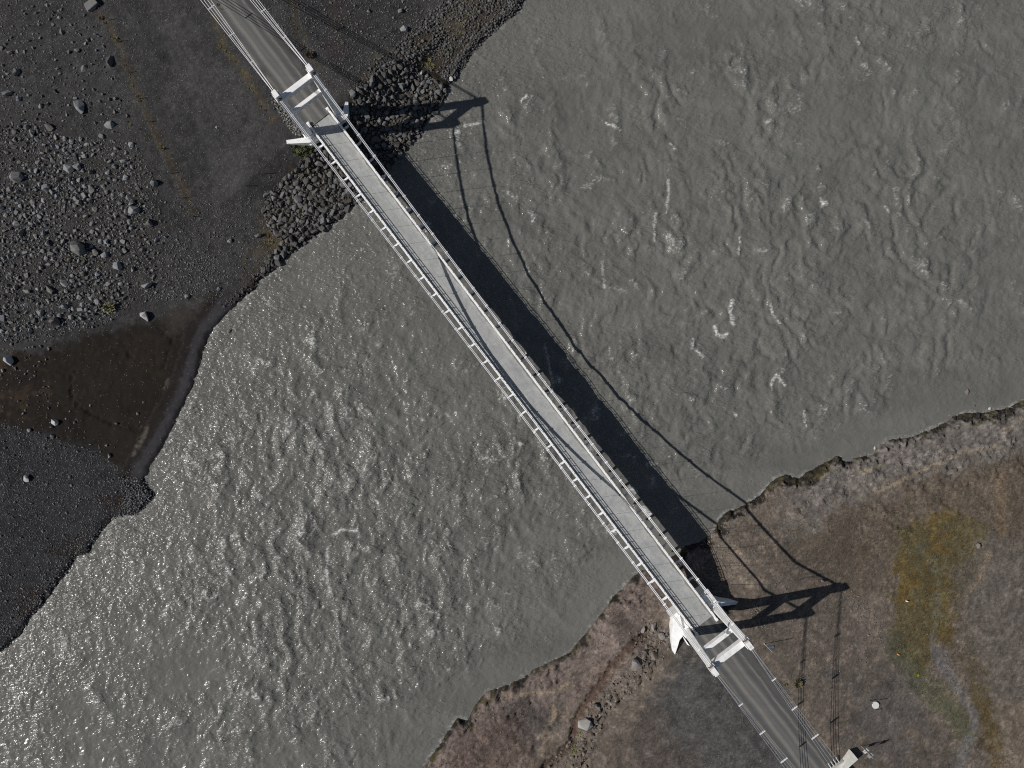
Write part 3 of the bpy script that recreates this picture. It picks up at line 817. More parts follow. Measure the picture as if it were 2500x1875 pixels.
# cross beams at every hanger
SH = [2.33 + i * (LSP - 4.66) / 28 for i in range(29)]
SB = [q for q in SH if q < LSP - 3.0]
for s in SB:
    z = deck_z(s)
    mb = MB()
    mb.box((s, 0, z - 0.60), (0.28, 6.35, 0.08)); mb.box((s, 0, z - 0.76), (0.10, 6.2, 0.24)); mb.box((s, 0, z - 0.92), (0.26, 6.0, 0.08))
    mb.build("cross_beam", M_STEEL, BR)
# railings
for sg in (-1, 1):
    y = sg * 2.02
    rl = sweep("railing", rectp(y - 0.035, y + 0.035, 1.03, 1.10), -1.35, LSP + 1.35, M_STEEL, BR)
    rl.name = "railing"
    sweep("rail", rectp(y - 0.028, y + 0.028, 0.68, 0.74), -1.35, LSP + 1.35, M_STEEL, rl)
    pm = MB(); pm.box((0, 0, 0.71), (0.085, 0.085, 0.64)); pm.box((0, 0, 0.395), (0.16, 0.14, 0.03))
    pst = pm.build("post", M_STEEL, rl)
    n = 75
    for i in range(n):
        s = -1.2 + (LSP + 2.4) * i / (n - 1)
        if i == 0: q_ = pst
        else:
            q_ = pst.copy(); COL.objects.link(q_); q_.parent = rl
        q_.location = (s, y, deck_z(s))
# main cables, four strands each, with backstays that fan out to the anchors
ANC = 31.8
OFF = (-0.105, -0.105, 0.105, 0.105)
ANCH_Z = {0: ZA + 0.1, 1: ZB + 0.0}
TOPZ = {0: ZA + 15.12, 1: ZB + 15.12}
for sg in (-1, 1):
    yc = sg * 3.05
    cb = empty("main_cable", (0, 0, 0), 0, BR)
    for k, of in enumerate(OFF):
        mb = MB()
        dz = 0.062 if k % 2 else -0.062
        pts = [(s, yc + of, cable_z(s) + dz) for s in np.linspace(-0.5, LSP + 0.5, 90)]
        mb.tube(pts, 0.06, 6)
        mb.build("strand", M_CABLE, cb, True)
    for e in (0, 1):
        for k, of in enumerate(OFF):
            f2 = (-0.8, -0.27, 0.27, 0.8)[k]
            mb = MB()
            if e == 0: A = Vector((-0.5, yc + of, TOPZ[0] + (0.062 if k % 2 else -0.062))); B = Vector((-0.5 - ANC, yc + f2, ANCH_Z[0]))
            else: A = Vector((LSP + 0.5, yc + of, TOPZ[1] + (0.062 if k % 2 else -0.062))); B = Vector((LSP + 0.5 + ANC, yc + f2, ANCH_Z[1]))
            pts = []
            for i in range(13):
                t = i / 12
                p = A.lerp(B, t); p.z -= 0.35 * math.sin(math.pi * t)
                pts.append(p)
            mb.tube(pts, 0.042 if e == 0 else 0.030, 6)
            mb.build("strand", M_CABLE if e == 0 else M_GALV, cb, True)
        for t in (0.27, 0.50, 0.74):
            mb = MB()
            s = (-0.5 - ANC * t) if e == 0 else (LSP + 0.5 + ANC * t)
            z = TOPZ[e] + (ANCH_Z[e] - TOPZ[e]) * t - 0.35 * math.sin(math.pi * t)
            w = 0.13 + 0.67 * t
            bw_ = 0.12 if e else 0.07
            mb.box((s, yc, z + 0.07), (bw_, 2 * w + 0.1, 0.07)); mb.box((s, yc, z - 0.08), (bw_, 2 * w + 0.1, 0.06))
            for of in (-w, w): mb.box((s, yc + of, z), (0.10, 0.05, 0.22))
            mb.build("spreader_bar", M_STEEL if e else M_CABLE, cb)
    for s in SH:
        zc = cable_z(s); sl = (cable_z(s + 0.1) - cable_z(s - 0.1)) / 0.2
        th = math.atan(sl)
        mb = MB()
        R = Matrix.Rotation(-th, 3, 'Y')
        mb.box((s, yc, zc), (0.20, 0.46, 0.26), R)
        mb.box((s, yc, zc + 0.145), (0.10, 0.30, 0.05), R)
        mb.build("clamp", M_STEEL, cb)
        hb = MB()
        za = deck_z(s) - 0.50
        hb.tube([(s, yc, zc - 0.06), (s, yc, za)], 0.017, 6)
        hb.box((s, yc, za + 0.10), (0.12, 0.12, 0.22))
        hb.build("hanger", M_STEEL, BR)
# towers
def leg_taper(t):
    return 1.08 - 0.10 * t, 1.25 - 0.33 * t
for e, st in ((0, -0.55), (1, LSP + 0.55)):
    T = empty("tower", (0, 0, (ZA, ZB)[e] - 5.2), 0, BR)
    for sg in (-1, 1):
        yc = sg * 3.05
        mb = MB()
        mb.taper((st, yc, 4.7), leg_taper(0), (st, yc, 19.1), leg_taper(0.95), 0.05)
        mb.chbox((st, yc, 19.48), (1.25, 1.05, 0.76), 0.05)
        lg = mb.build("leg", M_WHITE, T)
        # raised edge strips on the inner and outer faces
        sb = MB()
        sb.box((st, yc + 0.47, 20.0), (1.35, 0.07, 0.30)); sb.box((st, yc - 0.47, 20.0), (1.35, 0.07, 0.30))
        sb.chbox((st - (0.12 if e == 0 else -0.12), yc - 0.0, 20.4), (1.15, 0.72, 0.95), 0.05)
        sb.build("saddle_housing", M_WHITE, lg)
        rb = MB(); rb.box((st + (0.56 if e == 0 else -0.56), yc, 20.12), (0.16, 0.5, 0.36)); rb.box((st - (0.56 if e == 0 else -0.56), yc, 20.12), (0.16, 0.5, 0.36))
        rb.build("saddle_plate", mat_simple("rusty_saddle", (0.16, 0.11, 0.09), 0.7, 0.3, 3, 0) if sg == -1 and e == 0 else bpy.data.materials["rusty_saddle"], lg)
        gb = MB()     # foot block
        gb.chbox((st, yc, 4.86), (1.45, 1.55, 0.36), 0.05)
        gb.build("foot_block", M_WHITE, lg)
    mb = MB(); mb.chbox((st, 0, 18.8), (0.86, 5.26, 1.0), 0.04); mb.build("portal_beam", M_WHITE, T)
    mb = MB(); mb.chbox((st, 0, 13.6), (0.60, 5.12, 0.95), 0.04); mb.build("portal_beam", M_WHITE, T)
# abutments and wing walls
for e in (0, 1):
    d = 1 if e == 0 else -1
    s_river = 1.15 if e == 0 else LSP - 2.85
    s_land = -1.95 if e == 0 else LSP + 1.9
    A = MB()
    a, b = min(s_river, s_land), max(s_river, s_land)
    zt = (ZA, ZB)[e] - 5.2
    A.box(((a + b) / 2, 0, 1.55 + zt), (b - a, 7.5, 6.1)); A.box(((a + b) / 2, 0, -1.2 + zt), (b - a - 0.1, 7.3, 3.0))
    ab = A.build("abutment", M_WHITE, BR)
    for sg in (-1, 1):
        B = MB()
        B.chbox(((a + b) / 2, sg * 3.15, 4.66 + zt), (b - a + 0.06, 1.5, 0.12), 0.02)
        B.build("coping", M_WHITE, ab)
def wing(px_pts, z0, name="wing_wall", mat=M_WHITE):
    """px_pts: outline with its own top height per corner, counter clockwise in the world"""
    pts = []
    for x, y, z in px_pts:
        wx_, wy_ = px2w(x, y, z)
        z = max(z, float(hgt(wx_, wy_)) + 0.22)
        wx_, wy_ = px2w(x, y, z)
        s, v = to_sv(wx_, wy_); pts.append((s, v, z))
    ar = sum(pts[i][0] * pts[(i + 1) % len(pts)][1] - pts[(i + 1) % len(pts)][0] * pts[i][1] for i in range(len(pts)))
    if ar < 0: pts = pts[::-1]
    mb = MB(); mb.prism(pts, z0, 5)
    return mb.build(name, mat, BR)
wing([(762, 342, ZA + 0.3), (757, 348, ZA + 0.3), (700, 351, ZA + 0.15), (699, 342, ZA + 0.15), (757, 334, ZA + 0.3)], 0.5)
wing([(731, 313, ZA + 0.2), (737, 309, ZA + 0.2), (764, 343, ZA + 0.2), (757, 347, ZA + 0.2)], 1.0)
wing([(845, 290, ZA - 0.1), (834, 282, ZA - 0.1), (843, 248, ZA - 0.15), (850, 249, ZA - 0.15), (849, 282, ZA - 0.1)], 0.5)
def loft(top, bot, name="wing_wall"):
    n = len(top); vs = []
    for q in (bot, top):
        for x, y, z in q:
            a_, b_ = px2w(x, y, z); s_, v_ = to_sv(a_, b_); vs.append((s_, v_, z))
    mb = MB()
    mb.add(vs, [tuple(range(n)), tuple(range(2 * n - 1, n - 1, -1))] + [(i, n + i, n + (i + 1) % n, (i + 1) % n) for i in range(n)])
    o = mb.build(name, M_WHITE, BR)
    bm = bmesh.new(); bm.from_mesh(o.data)
    bmesh.ops.triangulate(bm, faces=bm.faces)
    bmesh.ops.recalc_face_normals(bm, faces=bm.faces); bm.to_mesh(o.data); bm.free()
    return o
loft([(1659, 1500, ZB - 0.2), (1671, 1548, ZB - 0.1), (1659, 1563, ZB - 0.3), (1654, 1580, ZB - 0.6), (1648, 1598, ZB - 0.9), (1641, 1588, ZB - 0.9), (1639, 1548, ZB - 0.5), (1646, 1510, ZB - 0.25)],
     [(1652, 1490, 1.5), (1668, 1543, 1.5), (1655, 1558, 1.5), (1650, 1572, 2.0), (1647, 1594, 3.5), (1639, 1586, 3.0), (1632, 1545, 1.5), (1631, 1514, 1.5)])
loft([(1736, 1473, ZB - 0.3), (1757, 1481, ZB - 0.45), (1803, 1475, ZB - 1.5), (1806, 1469, ZB - 1.6), (1760, 1470, ZB - 0.6), (1742, 1466, ZB - 0.4)],
     [(1733, 1465, 1.0), (1752, 1473, 1.0), (1800, 1473, 2.5), (1804, 1465, 3.0), (1750, 1449, 1.8), (1730, 1443, 1.2)])
wing([(1674, 1563, ZB), (1684, 1577, ZB), (1678, 1574, ZB - 0.1), (1664, 1549, ZB - 0.1)], 2.0)
# anchor blocks
for e in (0, 1):
    for sg in (-1, 1):
        s = (-0.5 - ANC - 1.2) if e == 0 else (LSP + 0.5 + ANC + 1.2)
        mb = MB()
        zt = ANCH_Z[e] - 4.95
        mb.chbox((s, sg * 3.05, 4.3 + zt), (3.0, 3.0, 2.6), 0.06)
        ak = mb.build("anchor_block", M_CONC, BR)
        sk = MB()
        for f2 in (-0.8, -0.27, 0.27, 0.8):
            x0 = s + (1.5 if e == 0 else -1.5)
            sk.tube([(x0 - (0.1 if e == 0 else -0.1), sg * 3.05 + f2, 4.95 + zt), (x0 + (1.1 if e == 0 else -1.1), sg * 3.05 + f2 * 0.98, 5.42 + zt)], 0.10, 8)
        sk.build("cable_socket", M_STEEL, ak)

# ------------------------------------------------------------------ rocks
def rock_proto(seed, n, flat=0.65, sharp=True):
    r = random.Random(seed)
    bm = bmesh.new()
    for _ in range(n):
        v = Vector((r.gauss(0, 1), r.gauss(0, 1), r.gauss(0, 1))).normalized()
        v *= 0.5 * (0.72 + 0.28 * r.random())
        v = Vector((v.x * (0.8 + 0.25 * math.sin(seed)), v.y, v.z * flat))
        bm.verts.new(v)
    res = bmesh.ops.convex_hull(bm, input=bm.verts)
    junk = [g for g in res["geom_interior"] if isinstance(g, bmesh.types.BMVert)] + [g for g in res["geom_unused"] if isinstance(g, bmesh.types.BMVert)]
    if junk: bmesh.ops.delete(bm, geom=list(set(junk)), context='VERTS')
    bmesh.ops.triangulate(bm, faces=bm.faces)
    bm.verts.index_update()
    vs = np.array([v.co[:] for v in bm.verts]); fs = np.array([[v.index for v in f.verts] for f in bm.faces])
    bm.free()
    vs[:, :2] /= max(np.ptp(vs[:, 0]), np.ptp(vs[:, 1]))
    vs[:, 2] /= np.ptp(vs[:, 2]) / flat
    return vs, fs
PB = [rock_proto(100 + i, (11, 17, 13)[i % 3], 0.62 + 0.12 * (i % 3)) for i in range(14)]
PS = [rock_proto(200 + i, 9, 0.6) for i in range(10)]
def big_mesh(i, seed):
    """a rock for close view: hull, softened edges, lumpy"""
    vs, fs = PB[i]
    bm = bmesh.new()
    bv = [bm.verts.new(v) for v in vs]
    for f in fs: bm.faces.new([bv[k] for k in f])
    bmesh.ops.dissolve_limit(bm, angle_limit=math.radians(14), verts=bm.verts, edges=bm.edges)
    bmesh.ops.bevel(bm, geom=list(bm.edges), offset=0.015, segments=1, affect='EDGES', clamp_overlap=True)
    bmesh.ops.triangulate(bm, faces=bm.faces)
    me = bpy.data.meshes.new("boulder")
    bm.to_mesh(me); bm.free()
    return me
MESH_B = [big_mesh(i, i) for i in range(14)]
def rock_meshes(mat):
    out = []
    for m in MESH_B:
        c = m.copy(); c.materials.append(mat); out.append(c)
    return out
RM = {"grey": rock_meshes(M_ROCK), "rip": rock_meshes(M_RIP), "pale": rock_meshes(M_PALE), "brown": rock_meshes(M_BROWNROCK)}
def place_rock(name, x, y, z, size, kind, label, group, k=None, zs=1.0, asp=None, rz=None, sink=0.16):
    k = rnd.randrange(14) if k is None else k
    o = bpy.data.objects.new(name, RM[kind][k])
    a = rnd.uniform(0.72, 1.0) if asp is None else asp
    o.scale = (size, size * a, size * zs)
    o.rotation_euler = (rnd.uniform(-0.25, 0.25), rnd.uniform(-0.25, 0.25), rnd.uniform(0, 6.28) if rz is None else rz)
    o.location = (x, y, z + size * zs * (0.27 - sink))
    COL.objects.link(o)
    tag(o, label, "boulder" if name == "boulder" else "stone", group)
    return o
PXM = 118.0 / F           # metres per pixel near the ground
placed = []               # (x, y, r)
class Cells:
    def __init__(s, c): s.c = c; s.d = {}
    def ok(s, x, y, r, k):
        i, j = int(x // s.c), int(y // s.c)
        for a in (-1, 0, 1):
            for b in (-1, 0, 1):
                for (X, Y, R) in s.d.get((i + a, j + b), ()):
                    if (X - x) ** 2 + (Y - y) ** 2 < (k * (R + r)) ** 2: return False
        return True
    def add(s, x, y, r):
        s.d.setdefault((int(x // s.c), int(y // s.c)), []).append((x, y, r))
cells = Cells(2.6)
LAND = [
 (228, 15, 36, "grey", "large rounded tan boulder at the top edge beside the line of brown tufts"),
 (275, 151, 28, "grey", "smooth grey boulder standing alone right of the fence line on dark gravel"),
 (198, 262, 36, "grey", "wide dark boulder with a deep shadow and small stones at its foot"),
 (268, 306, 27, "grey", "grey boulder with a bright sloping face, near the fence above the stone field"),
 (18, 229, 30, "grey", "jagged grey boulder touching the left edge of the photo, upper part"),
 (206, 168, 22, "grey", "dark low boulder halfway between two brighter ones near the upper left"),
 (151, 77, 19, "grey", "pitted grey boulder in the sparse stones of the upper left"),
 (169, 412, 32, "grey", "tall tan boulder joined to a darker one at the top of the stone field"),
 (190, 408, 22, "grey", "darker boulder leaning on the right side of a tall tan one"),
 (42, 434, 32, "grey", "big dark domed boulder near the left edge of the stone field"),
 (377, 447, 26, "grey", "egg shaped brown grey boulder alone right of the stone field"),
 (323, 496, 22, "grey", "pale flat topped boulder stacked just above a dark domed one"),
 (328, 513, 31, "grey", "dark domed boulder just below a pale flat topped one, right side of the stone field"),
 (193, 606, 46, "grey", "largest boulder of the stone field, grey with a bright left face"),
 (289, 650, 28, "grey", "round lined boulder at the lower right of the stone field"),
 (365, 547, 28, "grey", "dark angular boulder at the right rim of the stone field"),
 (357, 692, 28, "grey", "blocky boulder at the lower right corner of the stone field"),
 (356, 771, 30, "pale", "whitish curved boulder standing at the upper rim of the wet brown hollow"),
 (135, 785, 33, "grey", "large pale blue grey boulder at the lower end of the stone field"),
 (125, 709, 30, "grey", "cluster topping boulder with a long shadow, lower middle of the stone field"),
 (157, 692, 22, "grey", "upright light boulder right above the lower end of the stone field"),
 (24, 880, 28, "pale", "white lichened boulder by the left edge beside rusty brown ground"),
 (66, 1168, 24, "pale", "bright white boulder on the fine gravel of the lower left bank"),
 (136, 1031, 20, "pale", "white pointed boulder below the wet brown hollow"),
 (560, 808, 15, "grey", "dark round boulder awash in the river just off the curved beach"),
 (978, 27, 17, "grey", "grey boulder alone on the plain near the top, right of the cable shadows"),
 (987, 72, 20, "grey", "dark boulder on the plain just above the riprap slope"),
 (1034, 179, 17, "pale", "white boulder among the dark stones beside the river near the top"),
 (1101, 193, 17, "pale", "pale boulder at the water's edge where the cable shadow enters the river"),
 (631, 571, 22, "grey", "grey boulder at the left foot of the riprap fan"),
 (562, 589, 16, "grey", "dark boulder alone on gravel left of the riprap fan"),
 (689, 595, 15, "grey", "rounded boulder by the brown moss below the riprap fan"),
 (121, 312, 24, "grey", "square grey boulder near the upper edge of the stone field"),
 (81, 325, 23, "grey", "tan boulder with a dark right side left of the square grey one"),
 (321, 354, 18, "grey", "half bright boulder on the bare gravel beside the fence line"),
 (2362, 958, 19, "brown", "brown grey boulder standing in the calm water off the right bank"),
 (2378, 991, 9, "grey", "small slim stone in the water below the brown grey boulder"),
 (2415, 998, 10, "pale", "small white stone in the water close to the right edge of the photo"),
 (2135, 1094, 10, "pale", "small white stone at the corner of the mossy ledge on the right bank"),
 (1549, 1621, 40, "brown", "largest brown boulder in the rocky gully by the left wing wall"),
 (1597, 1604, 28, "brown", "split brown boulder beside the largest one in the gully"),
 (1566, 1536, 20, "brown", "reddish brown boulder between the gully head and the river ledge"),
 (1600, 1530, 22, "brown", "flat reddish slab just left of the white abutment"),
 (1615, 1553, 22, "brown", "pale elongated slab closest to the white wing wall"),
 (1513, 1572, 14, "brown", "small round brown stone sunk in the ledge by the river"),
 (1427, 1767, 42, "pale", "tall pale rock beside the bright green moss at the bottom of the photo"),
 (1456, 1728, 22, "brown", "pale cracked rock just above the tall pale rock"),
 (2008, 1417, 15, "brown", "grey brown stone at the tip of the tower shadow on the right bank"),
 (2388, 1332, 17, "brown", "grey stone on the pale ground at the far right"),
]
for px, py, d, kind, lab in LAND:
    x, y, z = on_ground(px, py)
    sz = d * PXM
    place_rock("boulder", x, y, z, sz, kind, lab, None, zs=rnd.uniform(0.75, 1.0) if kind != "brown" else 0.85)
    cells.add(x, y, sz * 0.45)
def field_label(x, y, size, zs):
    px, py = px_of(x, y, 2.5)
    if px > 620: a = ("on the plain above the upper tower shadow", "stones on the plain above the tower")
    elif py > 1150: a = ("on the fine gravel of the lower left bank", "stones on the lower left gravel")
    elif py > 830: a = ("on the ground beside the wet brown hollow", "stones beside the wet hollow")
    elif py < 330: a = ("in the thin scatter of stones at the upper left", "stones of the upper left scatter")
    elif px > 400: a = ("on bare gravel between the stone field and the riprap", "stones between field and riprap")
    elif py < 500: a = ("in the upper part of the dense stone field", "stones of the upper stone field")
    elif py < 660: a = ("in the middle of the dense stone field", "stones of the middle stone field")
    else: a = ("in the lower part of the dense stone field", "stones of the lower stone field")
    w = "large" if size > 0.85 else ("middling" if size > 0.6 else "small")
    return "%s grey basalt boulder %s" % (w, a[0]), a[1]

MEDL = [(146, 43, 12), (99, 94, 12), (189, 124, 18), (25, 125, 17), (41, 178, 20), (311, 283, 14), (284, 364, 18), (99, 260, 13), (175, 346, 18), (111, 388, 22), (302, 390, 20),
        (248, 333, 16), (4, 118, 16), (46, 242, 16), (142, 440, 20), (225, 464, 22), (113, 459, 22), (264, 422, 16), (195, 496, 20), (210, 528, 16), (234, 617, 24), (256, 622, 22),
        (68, 711, 22), (260, 590, 18), (305, 612, 18), (284, 590, 12), (301, 590, 18), (58, 569, 22), (41, 545, 22), (284, 525, 18), (101, 764, 22), (157, 748, 20), (458, 725, 18),
        (386, 588, 15), (104, 569, 16), (118, 595, 18), (38, 899, 11), (117, 852, 12), (264, 1113, 14), (285, 1034, 12), (128, 1065, 14), (220, 990, 8), (900, 28, 12), (866, 14, 9), (530, 311, 10),
        (535, 706, 14), (336, 1010, 9), (351, 982, 9), (72, 1050, 12), (40, 750, 14)]
NGREY = 0
FIELD_LABEL = "grey basalt boulder lying loose among many others on the dark gravel of the left bank"
for px, py, d in MEDL:
    x, y, z = on_ground(px, py)
    _l = field_label(x, y, d * PXM, 1)
    place_rock("boulder", x, y, z, d * PXM, "grey", _l[0], _l[1], zs=rnd.uniform(0.65, 0.95))
    cells.add(x, y, d * PXM * 0.45); NGREY += 1

def scatter(poly, n, rmin, rmax, power=2.2, spacing=0.85, tries=8, hmin=-0.15, dens=None):
    """dart throwing inside a polygon (photo coordinates); sizes in px, more small than large; returns x,y,z,size(m)"""
    P = np.array(poly, float); x0, y0 = P.min(0); x1, y1 = P.max(0)
    out = []
    m = int(n * tries)
    xs = npr.uniform(x0, x1, m); ys = npr.uniform(y0, y1, m)
    ins = inside(xs, ys, poly)
    if dens is not None: ins &= npr.uniform(0, 1, m) < dens(xs, ys)
    xs, ys = xs[ins], ys[ins]
    r = rmin * (1 - npr.uniform(0, 1, len(xs)) * (1 - (rmin / rmax) ** power)) ** (-1 / power)
    o = np.argsort(-r)
    if len(o) > n * 3: o = np.sort(npr.choice(len(xs), n * 3, replace=False)); o = o[np.argsort(-r[o])]
    k = (CAMZ - 2.5) / F
    X = (xs - 1250) * k; Y = (937.5 - ys) * k
    Z = hgt(X, Y); k2 = (CAMZ - np.maximum(Z, 0)) / F
    X = (xs - 1250) * k2; Y = (937.5 - ys) * k2; Z = hgt(X, Y)
    for i in o:
        if Z[i] < hmin: continue
        s = r[i] * PXM
        if s > 0.28:
            if not cells.ok(X[i], Y[i], s * 0.5, spacing): continue
            cells.add(X[i], Y[i], s * 0.5)
        out.append((X[i], Y[i], Z[i], s))
        if len(out) >= n: break
    return out

def stuff_rocks(name, items, protos, mat, label, seed=0, sink=0.12, parent=None):
    rs = np.random.RandomState(seed)
    V = []; Fc = []; A = []; base = 0
    items = np.array(items)
    pid = rs.randint(0, len(protos), len(items))
    for p in range(len(protos)):
        it = items[pid == p]
        if len(it) == 0: continue
        vs, fs = protos[p]
        n = len(it)
        a = rs.uniform(0, 6.28, n); b = rs.uniform(-0.5, 0.5, n); cc = rs.uniform(-0.5, 0.5, n)
        sx = it[:, 3]; sy = sx * rs.uniform(0.65, 1.0, n); sz = sx * rs.uniform(0.65, 1.05, n)
        q = vs[None] * np.stack([sx, sy, sz], -1)[:, None]
        y = q[..., 1] * np.cos(b)[:, None] - q[..., 2] * np.sin(b)[:, None]; z = q[..., 1] * np.sin(b)[:, None] + q[..., 2] * np.cos(b)[:, None]
        x = q[..., 0] * np.cos(cc)[:, None] + z * np.sin(cc)[:, None]; z = -q[..., 0] * np.sin(cc)[:, None] + z * np.cos(cc)[:, None]
        X = x * np.cos(a)[:, None] - y * np.sin(a)[:, None] + it[:, 0:1]
        Y = x * np.sin(a)[:, None] + y * np.cos(a)[:, None] + it[:, 1:2]
        Z = z + it[:, 2:3] + (sz * (0.30 - sink))[:, None]
        V.append(np.stack([X, Y, Z], -1).reshape(-1, 3))
        Fc.append((fs[None] + (np.arange(n) * len(vs))[:, None, None]).reshape(-1, 3) + base)
        A.append(np.repeat(rs.uniform(0, 1, n), len(vs)))
        base += n * len(vs)
    V = np.concatenate(V); Fc = np.concatenate(Fc); A = np.concatenate(A)
    me = np_mesh(name, V, Fc, mat, False, {"Rnd": np.repeat(A[:, None], 3, 1)})
    o = link_mesh(name, me, parent)
    tag(o, label, kind="stuff")
    return o

# riprap fans
RIP_T = [(1290, -15), (1262, 38), (1234, 56), (1172, 115), (1131, 170), (1098, 216), (1092, 240), (1078, 268), (1045, 300), (1025, 338), (975, 388), (945, 415), (900, 400), (860, 330), (850, 300), (855, 255), (862, 228), (905, 190), (950, 160), (985, 140), (1010, 150), (1040, 185), (1075, 180), (1110, 140), (1150, 95), (1200, 45), (1240, -15)]
RIP_T0 = [(1098, 214), (1092, 240), (1078, 268), (1045, 300), (1025, 338), (975, 388), (945, 418), (905, 410), (868, 340), (852, 300), (862, 226), (905, 185), (955, 150), (1010, 165), (1060, 195)]
RIP_B = [(775, 360), (800, 352), (850, 400), (905, 455), (890, 486), (842, 526), (812, 552), (776, 578), (748, 596), (700, 634), (672, 652), (648, 640), (690, 590), (655, 560), (645, 520), (648, 480), (690, 440), (730, 400)]
RIP_S = [(1290, -15), (1262, 38), (1234, 56), (1172, 115), (1131, 170), (1102, 210), (1075, 190), (1130, 120), (1180, 70), (1225, 25), (1250, -15)]
RIP_L = [(748, 596), (700, 636), (664, 668), (640, 686), (630, 670), (660, 630), (690, 590)]
RIP_U = [(1010, 90), (1060, 60), (1120, 10), (1150, -15), (1110, -15), (1050, 30), (990, 90), (940, 140), (960, 160), (1000, 130)]
rip = scatter(RIP_T0, 2300, 3.8, 19, 1.6, 0.64, 26, 0.0) + scatter(RIP_B, 1800, 3.8, 21, 1.5, 0.64, 26, 0.0)
rip += scatter(RIP_S, 1700, 3.0, 9, 2.2, 0.68, 16, -0.1) + scatter(RIP_L, 420, 3.5, 14, 1.8, 0.7, 16, -0.1) + scatter([(655, 660), (625, 700), (590, 728), (550, 755), (540, 745), (580, 715), (615, 680), (640, 650)], 90, 3, 9, 2, 0.9, 8, -0.1) + scatter(RIP_U, 800, 3.2, 11, 2.2, 0.7, 12)
pale_ = scatter([(668, 238), (690, 258), (722, 300), (748, 325), (738, 338), (712, 322), (690, 290), (672, 262)], 150, 3.5, 8, 2, 0.72, 20)
stuff_rocks("pale_stones", pale_, PB[::2], M_LICH, "pale lichened stones packed beside the left leg of the upper tower", 12, 0.1)
rip += scatter([(655, 225), (672, 235), (700, 280), (745, 320), (752, 335), (735, 345), (700, 310), (672, 270)], 110, 4, 9, 2, 0.9, 12)
rip += scatter([(1270, -15), (1225, 40), (1120, 150), (1090, 190), (1010, 160), (940, 165), (880, 215), (850, 235), (900, 165), (1000, 85), (1090, 20), (1120, -15)], 1300, 3.0, 11, 2.2, 0.72, 16, 0.0, lambda X, Y: np.clip(0.45 + 0.7 * np.sin(X / 21.0 + Y / 33.0) * np.sin(Y / 17.0 - X / 40.0), 0.08, 1))
rip.sort(key=lambda t: -t[3])
for x, y, z, s in rip[:300]:
    _s, _v = to_sv(x, y)
    side = "right" if _v > 0 else "left"
    if _s > -8:
        big_ = "big" if s > 0.95 else ("middling" if s > 0.72 else "smaller")
        if z < 1.2: wh = "low down near the water"
        elif z < 2.8: wh = "halfway up the slope"
        else: wh = "near the top of the slope"
        lab = "%s dark riprap stone %s %s of the upper tower" % (big_, wh, "right" if _v > 0 else "below and left")
        grp = "riprap stones %s, %s of the tower" % (wh, side)
    else:
        lab = "dark stone on the riverside slope above the riprap fan"; grp = "stones on the upper river slope"
    place_rock("riprap_stone", x, y, z, s * 1.06, "rip", lab, grp, zs=rnd.uniform(0.7, 1.0), sink=0.12)
stuff_rocks("riprap_rubble", rip[300:], PB, M_RIPS, "smaller dark rubble filling the riprap slopes", 5, 0.1)

# boulder field
FIELD = [(-60, 330), (60, 292), (150, 330), (330, 350), (385, 450), (395, 560), (470, 610), (545, 640), (548, 680), (470, 730), (330, 740), (260, 790), (150, 820), (60, 835), (-60, 840)]
fdens = lambda X, Y: np.clip(1.0 - (X - 200) / 380, 0.10, 1) * np.clip(0.7 + 0.5 * np.sin(X / 37.0 + 1.3 * np.sin(Y / 29.0)) * np.cos(Y / 43.0), 0.15, 1)
fld = scatter([(-60, 330), (60, 300), (150, 335), (310, 350), (340, 450), (350, 560), (390, 640), (380, 700), (250, 760), (120, 810), (-60, 820)], 620, 7.0, 17, 1.8, 0.80, 14, 0.1, fdens)
fld += scatter(FIELD, 2300, 3.0, 9, 2.3, 0.80, 14, 0.1, fdens)
fld += scatter([(-60, -20), (200, -20), (260, 120), (330, 340), (60, 292), (-60, 330)], 330, 3, 11, 2.0, 1.0, 4, 0.1)
fld += scatter([(-60, 835), (130, 830), (120, 960), (300, 1090), (380, 1190), (240, 1330), (0, 1590), (-60, 1650)], 420, 3, 9, 2.4, 1.0, 4, 0.1)
fld += scatter([(380, 480), (560, 500), (640, 450), (700, 400), (700, 340), (660, 560), (560, 700), (400, 740)], 200, 2.5, 7, 2.2, 1.0, 4, 0.1)
fld += scatter([(700, -20), (1120, -20), (1000, 100), (860, 200), (800, 150)], 130, 2.5, 8, 2.2, 1.0, 4, 0.1)
fld += scatter([(290, 1165), (385, 1165), (385, 1212), (335, 1258), (280, 1268), (300, 1225)], 330, 2.5, 8, 1.8, 0.8, 8, -0.1)
fld += scatter([(200, 1290), (255, 1265), (240, 1330), (100, 1500), (0, 1600), (-60, 1650), (-60, 1600)], 420, 2.2, 6.5, 2.0, 0.85, 8, -0.15)
fld.sort(key=lambda t: -t[3])
nind = 300 - NGREY
for x, y, z, s in fld[:nind]:
    _l = field_label(x, y, s, 1)
    place_rock("boulder", x, y, z, s, "grey", _l[0], _l[1], zs=rnd.uniform(0.6, 0.95))
stuff_rocks("loose_stones", fld[nind:], PB[::2] + PS[:4], M_ROCKS, "smaller loose stones scattered over the dark gravel bank", 6)
